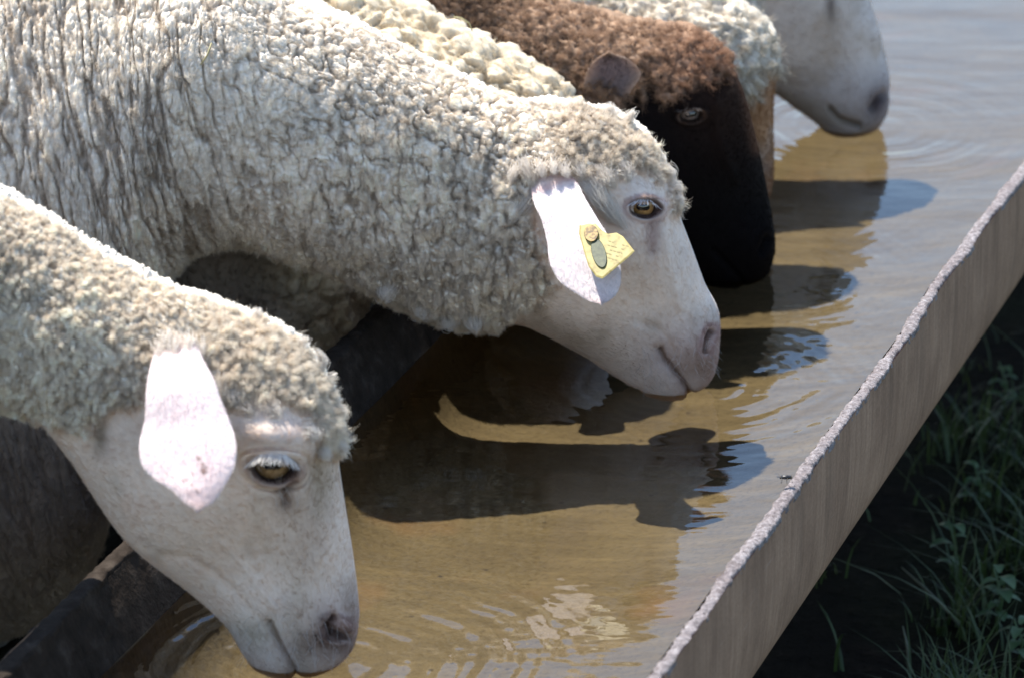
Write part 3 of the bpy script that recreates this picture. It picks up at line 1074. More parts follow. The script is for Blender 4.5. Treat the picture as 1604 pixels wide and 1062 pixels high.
# ================================================================== sheep 1: foreground
def feat1(px, py, P, s):
    d = np.zeros(px.shape)
    # brow and eye socket
    d += 0.0190 * gauss(px, py, 426, 678, 42, 21, 8)
    d += 0.0035 * gauss(px, py, 474, 720, 14, 40, -12)
    d -= 0.0030 * gauss(px, py, 505, 760, 14, 50, -8)
    e = ell(px, py, 428, 732, 32, 22, 6)
    d += 0.0030 * np.exp(-((e - 1.22) / 0.20) ** 2)
    d += 0.0022 * np.exp(-((e - 1.55) / 0.16) ** 2) * sstep(725, 700, py)
    d -= 0.0015 * np.exp(-((e - 1.72) / 0.14) ** 2)
    d -= 0.0110 * sstep(1.08, 0.86, e)
    # upper lid hood
    d += 0.0050 * gauss(px, py, 424, 704, 34, 8, 3)
    # tear gland
    td = seg_dist(px, py, [(458, 752), (446, 772), (447, 786)])
    d -= 0.0035 * np.exp(-(td / 7) ** 2)
    d += 0.002 * gauss(px, py, 468, 775, 8, 20, 10)
    # cheek, jaw, face planes
    d += 0.006 * gauss(px, py, 250, 790, 60, 50, 45)
    d += 0.003 * gauss(px, py, 330, 800, 60, 26, 30)
    d -= 0.0045 * gauss(px, py, 395, 860, 60, 28, 62)
    d += 0.003 * gauss(px, py, 490, 880, 22, 70, 0)
    gj = seg_dist(px, py, [(262, 868), (300, 872), (336, 898), (372, 930), (395, 958)])
    d -= 0.0016 * np.exp(-(gj / 7) ** 2)
    d += 0.0022 * gauss(px, py, 420, 940, 30, 26, 40)
    vein = seg_dist(px, py, [(350, 850), (392, 905), (430, 948)])
    d += 0.0008 * np.exp(-(vein / 5) ** 2)
    # muzzle
    d += 0.0040 * gauss(px, py, 490, 975, 34, 30, 0)
    d += 0.0030 * gauss(px, py, 405, 1005, 20, 22, 0)
    mo = seg_dist(px, py, [(423, 976), (430, 992), (438, 1010), (449, 1030), (470, 1068)])
    d -= 0.0050 * np.exp(-(mo / 4.5) ** 2)
    d -= 0.002 * np.exp(-(mo / 14) ** 2)
    no = seg_dist(px, py, [(521, 966), (514, 975), (517, 988), (530, 994), (541, 997)])
    d -= 0.011 * np.exp(-(no / 6.0) ** 2)
    d += 0.0030 * gauss(px, py, 536, 977, 9, 7, 30)
    d += 0.0025 * np.exp(-((ell(px, py, 522, 984, 26, 20, 20) - 1) / 0.25) ** 2)
    wool = [(-4000, -3000), (700, -3000), (700, 560), (560, 700), (528, 716), (498, 700), (486, 660), (452, 626), (400, 622), (366, 640), (345, 632), (330, 590), (255, 560), (232, 600), (214, 640), (178, 640), (140, 668), (100, 668), (60, 652), (20, 640), (-20, 700), (-4000, 3500)]
    wm = smooth_poly(px, py, wool, 9, 12, 3)
    d += 0.006 * wm
    n1 = fbm(P * 55, 4, 3)[..., None]
    face = np.array([0.82, 0.685, 0.575]) * (1 + 0.07 * n1)
    bl = sstep(0.1, 0.6, fbm(P * 30, 14, 3))[..., None]
    face = face * (1 - 0.07 * bl * np.array([0.6, 1.0, 1.25]))
    def stain(c, m_):
        nonlocal face
        face = face * (1 - m_[..., None]) + np.array(c) * m_[..., None]
    pinks = sstep(0.15, 0.65, fbm(P * 42, 24, 3)) * 0.22
    stain([0.56, 0.44, 0.41], pinks)
    stain([0.46, 0.37, 0.27], 0.45 * sstep(0.05, 0.6, fbm(P / np.array([0.03, 0.03, 0.06]), 44, 3)))
    stain([0.38, 0.29, 0.20], 0.8 * gauss(px, py, 500, 748, 17, 40, -8))
    stain([0.42, 0.33, 0.25], 0.45 * gauss(px, py, 480, 830, 28, 60, 0))
    stain([0.13, 0.075, 0.045], 0.95 * np.exp(-(td / 8) ** 2))
    stain([0.28, 0.19, 0.14], 0.6 * gauss(px, py, 448, 786, 14, 16))
    stain([0.06, 0.030, 0.022], 0.97 * np.exp(-((e - 1.02) / 0.17) ** 4))
    stain([0.40, 0.27, 0.24], 0.5 * np.exp(-((e - 1.3) / 0.2) ** 2) * sstep(715, 735, py))
    stain([0.05, 0.03, 0.025], 1.0 * sstep(1.05, 0.95, e))
    stain([0.05, 0.018, 0.016], 1.0 * np.exp(-(no / 6.5) ** 2))
    stain([0.44, 0.27, 0.24], 0.75 * gauss(px, py, 538, 976, 10, 8, 30))
    stain([0.12, 0.07, 0.045], 0.9 * gauss(px, py, 515, 1000, 24, 11, 15))
    stain([0.50, 0.33, 0.27], 0.55 * gauss(px, py, 530, 985, 36, 30, 0))
    stain([0.13, 0.07, 0.05], 0.8 * gauss(px, py, 508, 985, 9, 22, -10))
    stain([0.33, 0.23, 0.17], 0.6 * gauss(px, py, 500, 1012, 45, 14, 0))
    stain([0.30, 0.21, 0.15], 0.5 * gauss(px, py, 548, 950, 12, 30, 0))
    stain([0.32, 0.23, 0.18], 0.6 * np.exp(-(mo / 5) ** 2))
    stain([0.35, 0.30, 0.20], 0.5 * gauss(px, py, 400, 990, 30, 18, 0))
    stain([0.16, 0.12, 0.08], 0.75 * gauss(px, py, 158, 680, 8, 20, 0))
    spots_ = sstep(0.62, 0.72, vnoise(np.stack([px / 4.5, py / 4.5, 0 * px], -1), 77)) * gauss(px, py, 512, 1000, 30, 20)
    stain([0.06, 0.04, 0.03], spots_)
    return d, face, wm


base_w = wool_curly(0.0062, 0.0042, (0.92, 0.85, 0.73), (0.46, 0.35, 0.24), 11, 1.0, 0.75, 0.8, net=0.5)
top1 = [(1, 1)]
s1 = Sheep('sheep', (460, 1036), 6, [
    (-260, 190, -230, 640, .088), (-120, 240, -110, 618, .080), (0, 303, 0, 625, .074), (130, 382, 60, 655, .070), (235, 440, 105, 712, .068), (335, 478, 150, 778, .066, .05),
    (420, 508, 190, 832, .066, .12), (487, 562, 232, 874, .066, .2), (524, 635, 272, 906, .060, .25), (536, 730, 305, 932, .049, .2), (546, 808, 332, 956, .042, .12), (555, 870, 354, 978, .037, .08),
    (561, 922, 370, 1000, .034, .05), (563, 960, 384, 1022, .032), (561, 984, 400, 1042, .030), (556, 1006, 424, 1052, .026), (545, 1024, 452, 1056, .020), (528, 1040, 482, 1057, .009)],
    [(-1.42, .20, -1.42, .12, .02), (-1.38, .36, -1.38, .0, .12), (-1.2, .47, -1.2, -.10, .18), (-.95, .49, -.95, -.13, .19), (-.75, .49, -.74, -.12, .17), (-.60, .475, -.60, -.04, .13)],
    'foreground white sheep with large untagged pale ear, nose in the water at lower left', near=360, farn=90, nst=720, feat=feat1, wool=base_w,
    legs=[(-.72, .08, 1), (-.70, -.08, 1), (-1.28, .09, -1), (-1.30, -.09, -1)])
s1.rb = 46
PINK = np.array([0.90, 0.80, 0.77])


def earcol1(Lp, Rp, sv, tv):
    S, T = np.meshgrid(sv, tv, indexing='ij')
    X = Lp[:, None, 0] * (1 - T) + Rp[:, None, 0] * T; Y = Lp[:, None, 1] * (1 - T) + Rp[:, None, 1] * T
    c = np.ones(S.shape + (3,)) * np.array([0.80, 0.72, 0.70])
    pk = (0.7 * gauss(S, T, 0.62, 0.5, 0.25, 0.3) + 0.5 * gauss(S, T, 0.08, 0.5, 0.06, 0.4))[..., None]
    c = c * (1 - pk * .6) + np.array([0.82, 0.64, 0.62]) * pk * .6
    v_ = np.exp(-((T - 0.72 - 0.03 * np.sin(S * 9)) / 0.012) ** 2) * sstep(0.25, 0.4, S) * sstep(0.85, 0.7, S) * 0.35
    c = c * (1 - v_[..., None]) + np.array([0.55, 0.35, 0.36]) * v_[..., None]
    for (x, y, r, m_) in ((312, 719, 4, .9), (318, 728, 3.5, .9), (319, 738, 5, .95), (324, 733, 3, .8), (302, 742, 3, .6), (262, 742, 3, .5), (271, 748, 2.5, .6), (290, 752, 3, .5), (300, 760, 2.5, .6), (308, 768, 2.5, .5)):
        k_ = (m_ * np.exp(-(((X - x) ** 2 + (Y - y) ** 2) / (r * r)) ** 2))[..., None]
        c = c * (1 - k_) + np.array([0.22, 0.12, 0.09]) * k_
    return c


fp, fn, fc_ = s1.ear([(248, 540), (237, 568), (229, 610), (227, 655), (218, 700), (222, 726), (242, 750), (270, 768), (288, 786), (305, 796)],
                     [(308, 540), (320, 566), (334, 592), (347, 628), (360, 660), (369, 690), (369, 722), (352, 760), (334, 785), (314, 797)],
                     [(0, 0.050), (0.12, 0.080), (0.5, 0.128), (1, 0.175)], 0.003, 0.004, earcol1, rip=0.001, ns=110, nt_=60)
s1.fur_on(fp, fn, fc_, 16000, 0.0030, 0.00010)
s1.wool_fur(16000, L=0.0078, r=0.00012, curl=1.2, name='topknot', bright=1.12, jitter=0.9, lock=0.006, weight=lambda x, y, w_: w_ * sstep(300, 380, x) * sstep(720, 640, y))
s1.eye(427, 732, 0.0180, 0.0032, pupil_ang=-3, iris=(0.15, 0.08, 0.03), iris2=(0.30, 0.20, 0.10), iris_r=0.92)
s1.face_fur(210000, L=0.0050, r=0.000085, lift=0.14, jitter=0.3, bright=1.05)
s1.wool_fur(230000, L=0.0046, r=0.00010, curl=0.9, bright=1.1, jitter=0.7, gather=0.35, lock=0.0050)


def lashes(s, pts, L, n_, col, droop=-0.5, r=0.00022):
    P = []
    pa = np.array(pts, float)
    for k in range(n_):
        f = (k + 0.5 * rng.random()) / n_
        x = np.interp(f, np.linspace(0, 1, len(pa)), pa[:, 0]); y = np.interp(f, np.linspace(0, 1, len(pa)), pa[:, 1])
        b_, nn, i, j = s.near_surface(x, y)
        side = (f - 0.5) * 1.3
        l_ = L * (0.7 + 0.5 * rng.random())
        d = s.n * 0.75 + s.h * side + np.array([0, 0, droop]) + 0.12 * rng.normal(size=3)
        d /= np.linalg.norm(d)
        P.append([b_ - nn * 0.001 + d * l_ * q_ + np.array([0, 0, 1]) * l_ * 0.22 * (q_ ** 2) for q_ in (0, .33, .66, 1)])
    return curves_obj('eyelashes', np.array(P), r * np.array([1, 0.9, 0.7, 0.3]), np.tile(np.array(col), (n_, 1)), M_hair, s.root)


lashes(s1, [(396, 718), (410, 709), (430, 706), (448, 710), (460, 722)], 0.0140, 170, (0.95, 0.92, 0.88), -0.85, 0.00020)

# ================================================================== sheep 2: tagged
def feat2(px, py, P, s):
    d = np.zeros(px.shape)
    d += 0.006 * gauss(px, py, 1000, 302, 34, 16, 10)
    e = ell(px, py, 1008, 328, 20, 13, 8)
    d += 0.0024 * np.exp(-((e - 1.28) / 0.24) ** 2)
    d -= 0.009 * sstep(1.10, 0.86, e)
    d += 0.0022 * gauss(px, py, 1006, 314, 20, 5, 6)
    td = seg_dist(px, py, [(1022, 340), (1024, 365), (1022, 392)])
    d -= 0.0015 * np.exp(-(td / 7) ** 2)
    rg = seg_dist(px, py, [(1036, 320), (1038, 360), (1050, 420), (1066, 480)])
    d += 0.0022 * np.exp(-(rg / 9) ** 2)
    d += 0.004 * gauss(px, py, 900, 490, 60, 30, 30)
    d -= 0.003 * gauss(px, py, 1010, 470, 46, 22, 62)
    lip = seg_dist(px, py, [(1000, 506), (1030, 512), (1048, 535), (1058, 556)])
    d -= 0.0012 * np.exp(-(lip / 6) ** 2)
    d += 0.0035 * gauss(px, py, 1085, 545, 24, 28, 0)
    d += 0.002 * gauss(px, py, 1020, 580, 22, 18, 0)
    mo = seg_dist(px, py, [(1035, 550), (1042, 565), (1054, 578), (1066, 594), (1086, 625)])
    d -= 0.0065 * np.exp(-(mo / 4.5) ** 2)
    d -= 0.0025 * np.exp(-(mo / 13) ** 2)
    no = seg_dist(px, py, [(1112, 520), (1107, 532), (1104, 548)])
    d -= 0.007 * np.exp(-(no / 4.5) ** 2)
    d += 0.003 * gauss(px, py, 1118, 500, 8, 22, 0)
    wool = [(-4000, -3000), (1200, -3000), (1200, 330), (1066, 338), (1052, 330), (1040, 292), (1010, 270), (975, 262), (955, 285), (930, 275), (880, 265), (838, 268), (826, 330), (850, 400), (868, 440), (850, 470), (812, 492), (770, 520), (700, 560), (500, 800), (-4000, 3500)]
    wm = smooth_poly(px, py, wool, 9, 14, 8)
    d += 0.006 * wm
    n1 = fbm(P * 55, 4, 3)[..., None]
    face = np.array([0.81, 0.675, 0.565]) * (1 + 0.07 * n1)
    def stain(c, m_):
        nonlocal face
        face = face * (1 - m_[..., None]) + np.array(c) * m_[..., None]
    stain([0.52, 0.42, 0.36], sstep(0.1, 0.7, fbm(P * 36, 24, 3)) * 0.28)
    stain([0.46, 0.37, 0.27], 0.45 * sstep(0.05, 0.6, fbm(P / np.array([0.03, 0.03, 0.06]), 45, 3)))
    stain([0.40, 0.30, 0.24], 0.7 * np.exp(-(td / 9) ** 2))
    stain([0.45, 0.30, 0.27], 0.6 * gauss(px, py, 1022, 372, 9, 22))
    stain([0.42, 0.33, 0.24], 0.55 * gauss(px, py, 900, 530, 90, 20, 25))
    stain([0.07, 0.03, 0.02], 0.95 * np.exp(-((e - 1.05) / 0.2) ** 4))
    stain([0.42, 0.28, 0.30], 0.4 * np.exp(-((e - 1.5) / 0.3) ** 2))
    stain([0.06, 0.02, 0.018], 1.0 * np.exp(-(no / 5.5) ** 2))
    stain([0.55, 0.38, 0.31], 0.6 * gauss(px, py, 1090, 555, 40, 34, 0))
    stain([0.50, 0.32, 0.28], 0.7 * np.exp(-((no - 10) / 5) ** 2))
    stain([0.36, 0.23, 0.14], 0.75 * gauss(px, py, 1098, 572, 17, 15, 0))
    stain([0.46, 0.33, 0.26], 0.5 * gauss(px, py, 1060, 560, 40, 20, 0))
    stain([0.30, 0.19, 0.14], 0.6 * np.exp(-(mo / 5) ** 2))
    stain([0.45, 0.34, 0.24], 0.5 * gauss(px, py, 1024, 514, 10, 8, 0))
    return d, face, wm


def streak2(P, s):
    u = (P - s.Pc) @ s.h; wv = (P - s.Pc) @ s.n; z = P[..., 2]
    wx = 0.006 * fbm(P / 0.030, 91, 3)
    a_ = np.stack([(u + 0.18 * z + wx) / 0.0105, z / 0.075, wv / 0.06], -1)
    b_ = np.stack([(u + 0.18 * z - wx) / 0.0060, z / 0.032, wv / 0.03], -1)
    n1, n2 = fbm(a_, 51, 2), vnoise(b_, 52)
    c1 = np.exp(-(n1 / 0.10) ** 2); c2 = np.exp(-(n2 / 0.16) ** 2)
    F1, F2, ID = voronoi(np.stack([(u + wx) / 0.0045, wv / 0.008, z / 0.0085], -1), 58)
    c3 = 1 - sstep(0, 0.3, F2 - F1)
    h_ = -0.0050 * c1 - 0.0026 * c2 - 0.0013 * c3 + 0.0015 * (1 - F1) + 0.0035 * fbm(np.stack([u / 0.03, z / 0.12, wv / 0.1], -1), 5, 2) + 0.0008 * fbm(P / 0.002, 6, 2)
    cav = 0.85 * c1 + 0.45 * c2 + 0.2 * c3
    ms = sstep(-0.33, -0.50, u + 0.25 * (z - 0.3) + 0.05 * fbm(P / 0.05, 7, 2))
    return h_, np.clip(cav, 0, 1), ms


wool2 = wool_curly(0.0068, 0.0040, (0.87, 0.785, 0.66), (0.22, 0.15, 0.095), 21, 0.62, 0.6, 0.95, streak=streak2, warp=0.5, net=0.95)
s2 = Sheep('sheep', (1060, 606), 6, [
    (-60, -110, -60, 985, .17), (80, -105, 30, 985, .165), (200, -95, 135, 900, .155), (270, -85, 180, 750, .145), (330, -75, 205, 540, .13), (400, -45, 290, 408, .112), (480, 2, 370, 378, .098), (560, 40, 450, 402, .09), (650, 88, 560, 440, .082), (740, 131, 640, 482, .076), (815, 160, 705, 505, .071), (885, 164, 765, 506, .069, .05), (952, 177, 815, 508, .068, .12),
    (1008, 213, 858, 525, .066, .2), (1042, 268, 892, 543, .062, .25), (1064, 330, 922, 560, .052, .22), (1088, 395, 948, 578, .043, .12), (1104, 440, 968, 590, .038, .08),
    (1118, 474, 985, 600, .035, .05), (1126, 510, 1000, 606, .033), (1126, 545, 1014, 616, .030), (1123, 570, 1034, 621, .026), (1116, 590, 1058, 622, .019), (1104, 604, 1076, 620, .009)],
    [(-1.55, .18, -1.55, .12, .02), (-1.50, .38, -1.50, .0, .12), (-1.30, .48, -1.30, -.10, .18), (-1.05, .49, -1.05, -.16, .19)],
    'white sheep drinking in the middle with a yellow plastic tag in its ear', near=440, farn=90, nst=880, feat=feat2, wool=wool2,
    legs=[(-.74, .09, 1), (-.72, -.09, 1), (-1.40, .09, -1), (-1.42, -.09, -1)])
s2.rb = 27


def earcol2(Lp, Rp, sv, tv):
    S, T = np.meshgrid(sv, tv, indexing='ij')
    c = np.ones(S.shape + (3,)) * np.array([0.80, 0.73, 0.71])
    pk = (0.8 * np.exp(-((S - 0.10 - 0.02 * np.sin(T * 6)) / 0.025) ** 2) + 0.5 * np.exp(-((S - 0.04) / 0.02) ** 2))[..., None]
    c = c * (1 - pk) + np.array([0.75, 0.55, 0.50]) * pk
    g_ = (0.35 * gauss(S, T, 0.62, 0.4, 0.16, 0.22) * (0.6 + 0.6 * vnoise(np.stack([S * 18, T * 9, 0 * S], -1), 4)))[..., None]
    return c * (1 - g_) + np.array([0.48, 0.45, 0.48]) * g_


fp2, fn2, fc2 = s2.ear([(838, 276), (832, 296), (836, 318), (848, 345), (857, 380), (861, 412), (876, 440), (902, 460), (928, 474), (940, 476)],
                       [(886, 268), (903, 284), (914, 306), (934, 340), (956, 376), (969, 405), (973, 432), (968, 456), (956, 470), (944, 476)],
                       [(0, 0.050), (0.15, 0.080), (0.5, 0.126), (1, 0.172)], 0.002, 0.004, earcol2, rip=0.001, ns=90, nt_=50)
s2.fur_on(fp2, fn2, fc2, 9000, 0.0028, 0.00010)
s2.wool_fur(14000, L=0.0078, r=0.00012, curl=1.2, name='topknot', bright=1.12, jitter=0.9, lock=0.006, weight=lambda x, y, w_: w_ * sstep(850, 920, x) * sstep(340, 280, y))
s2.eye(1008, 328, 0.0150, 0.0035, pupil_ang=-5, iris=(0.26, 0.11, 0.03), iris2=(0.45, 0.25, 0.09), iris_r=0.70)
lashes(s2, [(992, 318), (1004, 313), (1018, 314), (1028, 322)], 0.009, 60, (0.85, 0.85, 0.88), -0.5)
s2.face_fur(130000, L=0.0048, r=0.000085, lift=0.14, jitter=0.3, bright=1.05)
s2.wool_fur(340000, L=0.0046, r=0.00009, curl=0.8, bright=1.12, jitter=0.6, down=0.35, gather=0.25, lock=0.0060, lstretch=(1, 1, 0.45), weight=lambda x, y, w_: w_ * (0.35 + 0.65 * sstep(350, 800, x)))


def tufts(s, specs, name='wool_tuft'):
    PP, CC = [], []
    for (x0, y0, x1, y1, wid, n_, out) in specs:
        b_, nn, i, j = s.near_surface(x0, y0)
        off0 = float((b_ - s.Pc) @ s.n)
        tipp = s.unp(x1, y1, off0 + out)
        ax = tipp - b_
        for k in range(n_):
            w0 = wid * rng.normal(size=3) * 0.5; w1 = w0 * 0.3
            l_ = 0.65 + 0.45 * rng.random()
            ph = rng.random() * 6
            pts = []
            for m_ in range(7):
                q_ = m_ / 6
                c_ = b_ - nn * 0.002 + w0 * (1 - q_) + w1 * q_ + ax * q_ * l_ + nn * 0.006 * math.sin(math.pi * q_)
                pts.append(c_ + 0.0008 * np.array([math.sin(q_ * 9 + ph), math.cos(q_ * 9 + ph), 0]))
            PP.append(pts); CC.append(np.array([0.88, 0.82, 0.74]) * (0.85 + 0.15 * rng.random()))
    return curves_obj(name, np.array(PP), 0.00014 * np.array([1, 1, 1, .9, .75, .55, .25]), np.array(CC), M_hair, s.root)


tufts(s2, [(925, 288, 976, 356, .012, 500, .006), (918, 285, 955, 350, .010, 350, .006), (836, 300, 800, 352, .009, 260, .006), (822, 250, 838, 296, .010, 300, .008), (848, 258, 848, 276, .008, 200, .018), (868, 256, 868, 272, .008, 200, .02), (886, 260, 890, 276, .008, 160, .018), (808, 262, 800, 290, .008, 200, .006),
           (1040, 262, 1056, 282, .006, 120, .002), (1050, 290, 1066, 300, .006, 110, .002), (1056, 312, 1070, 318, .004, 80, .002), (985, 190, 990, 176, .006, 150, 0), (950, 180, 958, 172, .008, 150, 0),
           (700, 495, 712, 512, .010, 220, .002), (740, 500, 745, 514, .010, 220, .002), (660, 478, 668, 496, .010, 220, .002), (560, 432, 556, 448, .010, 220, .002), (610, 452, 606, 468, .010, 220, .002),
           (945, 270, 962, 292, .012, 300, .004), (975, 262, 985, 284, .010, 260, .004), (905, 262, 915, 280, .010, 200, .004)])
tufts(s1, [(500, 582, 499, 546, .005, 130, 0), (512, 592, 522, 586, .004, 60, 0), (345, 590, 352, 648, .008, 260, .004), (362, 612, 372, 640, .008, 200, .004), (525, 640, 534, 652, .005, 90, 0), (528, 690, 537, 712, .005, 120, 0),
           (470, 545, 478, 530, .005, 90, 0), (255, 540, 250, 562, .009, 240, .022), (272, 534, 272, 556, .009, 240, .024), (292, 534, 294, 556, .009, 240, .022), (308, 540, 314, 566, .009, 200, .018), (262, 528, 262, 545, .01, 160, .018), (400, 500, 402, 488, .006, 90, 0), (252, 560, 238, 582, .008, 200, .004), (300, 540, 312, 556, .008, 160, .004), (420, 640, 436, 652, .010, 180, .003), (480, 672, 492, 690, .008, 180, .003), (505, 700, 512, 720, .006, 150, .002), (385, 640, 392, 652, .009, 150, .003)])


def whiskers(s, boxes, n_, L):
    PP, CC = [], []
    for k in range(n_):
        x0, y0, x1, y1 = boxes[k % len(boxes)]
        b_, nn, i, j = s.near_surface(x0 + (x1 - x0) * rng.random(), y0 + (y1 - y0) * rng.random())
        d = nn * 0.9 + s.h * rng.normal() * 0.5 + np.array([0, 0, -0.35 + 0.4 * rng.normal()]); d /= np.linalg.norm(d)
        l_ = L * (0.5 + rng.random())
        PP.append([b_ + d * l_ * q_ + np.array([0, 0, -0.3]) * l_ * q_ * q_ for q_ in (0, .33, .66, 1)]); CC.append([0.75, 0.7, 0.64])
    return curves_obj('whiskers', np.array(PP), 0.00013 * np.array([1, .9, .7, .3]), np.array(CC), M_hair, s.root)


whiskers(s1, [(380, 960, 470, 1030), (470, 960, 555, 1030), (380, 700, 470, 780)], 90, 0.013)
whiskers(s2, [(1000, 540, 1060, 600), (1060, 520, 1120, 590)], 60, 0.013)


# ear tag: flat notched plate lying in front of the ear
def off_plate(px, py, extra=0.0):
    # plane through the ear front near the stud, slightly turned
    o_ = 0.1385 + 0.00012 * (px - 926) + 0.00052 * (py - 366) + extra
    return s2.unp(px, py, o_)


tagroot_pts = [(908, 352), (920, 349), (932, 350), (944, 362), (952, 367), (966, 365), (976, 371), (994, 394), (985, 403), (944, 437), (934, 434), (922, 418), (914, 392), (907, 366)]


def plate(name, pts, d0, d1, material, parent):
    fr_ = [off_plate(x, y, d1) for x, y in pts]; bk = [off_plate(x, y, d0) for x, y in pts]
    cx, cy = np.mean(pts, 0)
    inner = [((x - cx) * 0.94 + cx, (y - cy) * 0.94 + cy) for x, y in pts]
    fi = [off_plate(x, y, d1 + 0.0006) for x, y in inner]
    n_ = len(pts)
    V = np.array(bk + fr_ + fi + [off_plate(cx, cy, d1 + 0.0006), off_plate(cx, cy, d0)])
    Fq, T_ = [], []
    for k in range(n_):
        k2 = (k + 1) % n_
        Fq.append((k, k2, n_ + k2, n_ + k)); Fq.append((n_ + k, n_ + k2, 2 * n_ + k2, 2 * n_ + k))
        T_.append((2 * n_ + k, 2 * n_ + k2, 3 * n_)); T_.append((k2, k, 3 * n_ + 1))
    return mesh(name, V, Fq, material, parent, smooth=False, T=T_)


et = plate('ear_tag', tagroot_pts, 0.0, 0.0016, M_tag, s2.root)
et['label'] = 'yellow plastic ear tag with a stud and a dark stripe'
sx, sy = 926, 366
pill = []
for k in range(24):
    a_ = 2 * math.pi * k / 24
    ux, uy = math.cos(a_) * 11, math.sin(a_) * 24
    c_, s_ = math.cos(math.radians(-16)), math.sin(math.radians(-16))
    pill.append((938 + ux * c_ - uy * s_, 397 + ux * s_ + uy * c_))
pz = plate('dark_flap', pill, 0.0022, 0.0034, M_tagdark, et)
stud = plate('tag_stud', [(sx + 11 * math.cos(a_), sy + 13 * math.sin(a_)) for a_ in np.linspace(0, 2 * math.pi, 20, endpoint=False)], 0.0022, 0.0052, M_stud, et)
for (ex_, ey_, rr_) in ((922, 362, 2.2), (930, 363, 2.2), (926, 371, 2.6)):
    pass
# faint worn print on the plate: rows of small marks
pv, pf = [], []
for row in range(5):
    for k in range(6):
        if rng.random() < 0.25: continue
        x0 = 953 + k * 5.4 - row * 1.6; y0 = 377 + row * 6.2 + k * 1.5
        if x0 > 981 - row * 4: continue
        L_ = 3.2 + 1.6 * rng.random()
        for hx, hy in ((0, 0), (L_, 1.2), (L_, 2.6), (0, 1.4)):
            pv.append(off_plate(x0 + hx, y0 + hy, 0.00245))
        m0 = len(pv) - 4; pf.append((m0, m0 + 1, m0 + 2, m0 + 3))
mesh('worn_print', pv, pf, M_print, et, smooth=False)

# ================================================================== plain feature function for the sheep behind
def feat_simple(wool_poly, face_col, extra=None, soft=12, jag=14, seed=3):
    def f(px, py, P, s):
        wm = smooth_poly(px, py, wool_poly, soft, jag, seed)
        d = 0.006 * wm
        face = np.ones(px.shape + (3,)) * np.array(face_col) * (1 + 0.10 * fbm(P * 45, 4, 3)[..., None])
        if extra: d, face = extra(px, py, P, d, face)
        return d, face, wm
    return f


def st_(face, c, m_):
    return face * (1 - m_[..., None]) + np.array(c) * m_[..., None]


# sheep 3: cream wool, head hidden behind the tagged sheep
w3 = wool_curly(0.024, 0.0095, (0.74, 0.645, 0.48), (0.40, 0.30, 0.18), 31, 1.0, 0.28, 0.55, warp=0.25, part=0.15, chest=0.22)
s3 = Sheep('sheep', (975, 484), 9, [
    (330, -130, 450, 640, .11), (400, -90, 540, 560, .10), (490, -40, 580, 400, .085), (570, -8, 620, 300, .078), (640, 14, 660, 300, .074), (720, 48, 700, 310, .072), (800, 88, 740, 340, .068), (860, 122, 780, 380, .064), (900, 170, 780, 440, .075, .1),
    (930, 235, 810, 462, .082, .2), (955, 310, 840, 480, .080, .15), (975, 390, 870, 500, .070), (992, 440, 900, 510, .060), (995, 480, 930, 515, .042), (985, 500, 950, 515, .014)],
    [(-1.45, .18, -1.45, .12, .02), (-1.40, .40, -1.40, .0, .12), (-1.2, .50, -1.2, -.10, .13), (-1.0, .51, -1.0, -.14, .135), (-.80, .51, -.74, -.16, .13), (-.70, .50, -.60, -.12, .12)],
    'cream sheep with knobbly yellowish wool, head hidden behind the tagged sheep', bend=0.12, near=300, farn=80, nst=420,
    feat=feat_simple([(-4000, -3000), (2000, -3000), (2000, 240), (900, 300), (760, 470), (500, 1200), (-4000, 3500)], (0.60, 0.53, 0.47)), wool=w3,
    legs=[(-.66, .08, 1), (-.64, -.08, 1), (-1.30, .09, -1), (-1.32, -.09, -1)])
s3.wool_fur(70000, L=0.0060, r=0.00014, curl=0.8, bright=1.05, jitter=0.5, lock=0.008)
s3.rb = 25

# sheep 4: brown with black face
def ex4(px, py, P, d, face):
    d = d + 0.005 * gauss(px, py, 1083, 158, 30, 16, 10)
    e = ell(px, py, 1083, 182, 18, 10, -6)
    d = d + 0.003 * np.exp(-((e - 1.3) / 0.25) ** 2) - 0.009 * sstep(1.1, 0.85, e)
    d = d + 0.003 * gauss(px, py, 1185, 385, 22, 26) - 0.003 * gauss(px, py, 1120, 300, 30, 70, -10)
    rg = seg_dist(px, py, [(1120, 160), (1124, 210), (1150, 280)])
    d = d + 0.0025 * np.exp(-(rg / 9) ** 2)
    no = seg_dist(px, py, [(1200, 375), (1192, 392)])
    d = d - 0.006 * np.exp(-(no / 6) ** 2)
    mo = seg_dist(px, py, [(1120, 395), (1140, 416), (1165, 444)])
    d = d - 0.004 * np.exp(-(mo / 5) ** 2)
    br = sstep(300, 60, py + 0.25 * (1160 - px)) * sstep(1035, 1120, px + 0.2 * py)
    face = st_(face, [0.07, 0.03, 0.015], 0.25 * gauss(px, py, 1150, 150, 60, 60, 40))
    face = st_(face, [0.13, 0.06, 0.033], 0.8 * seg_g(px, py, [(1110, 60), (1150, 98), (1172, 145), (1182, 190), (1190, 230)], 12))
    face = st_(face, [0.13, 0.08, 0.055], 0.7 * np.exp(-((e - 1.08) / 0.16) ** 2))
    return d, face


def seg_g(px, py, pts, r):
    return np.exp(-(seg_dist(px, py, pts) / r) ** 2)


w4 = wool_curly(0.0105, 0.0042, (0.40, 0.27, 0.18), (0.045, 0.027, 0.018), 41, 0.8, 0.5, 0.7, warp=0.6)


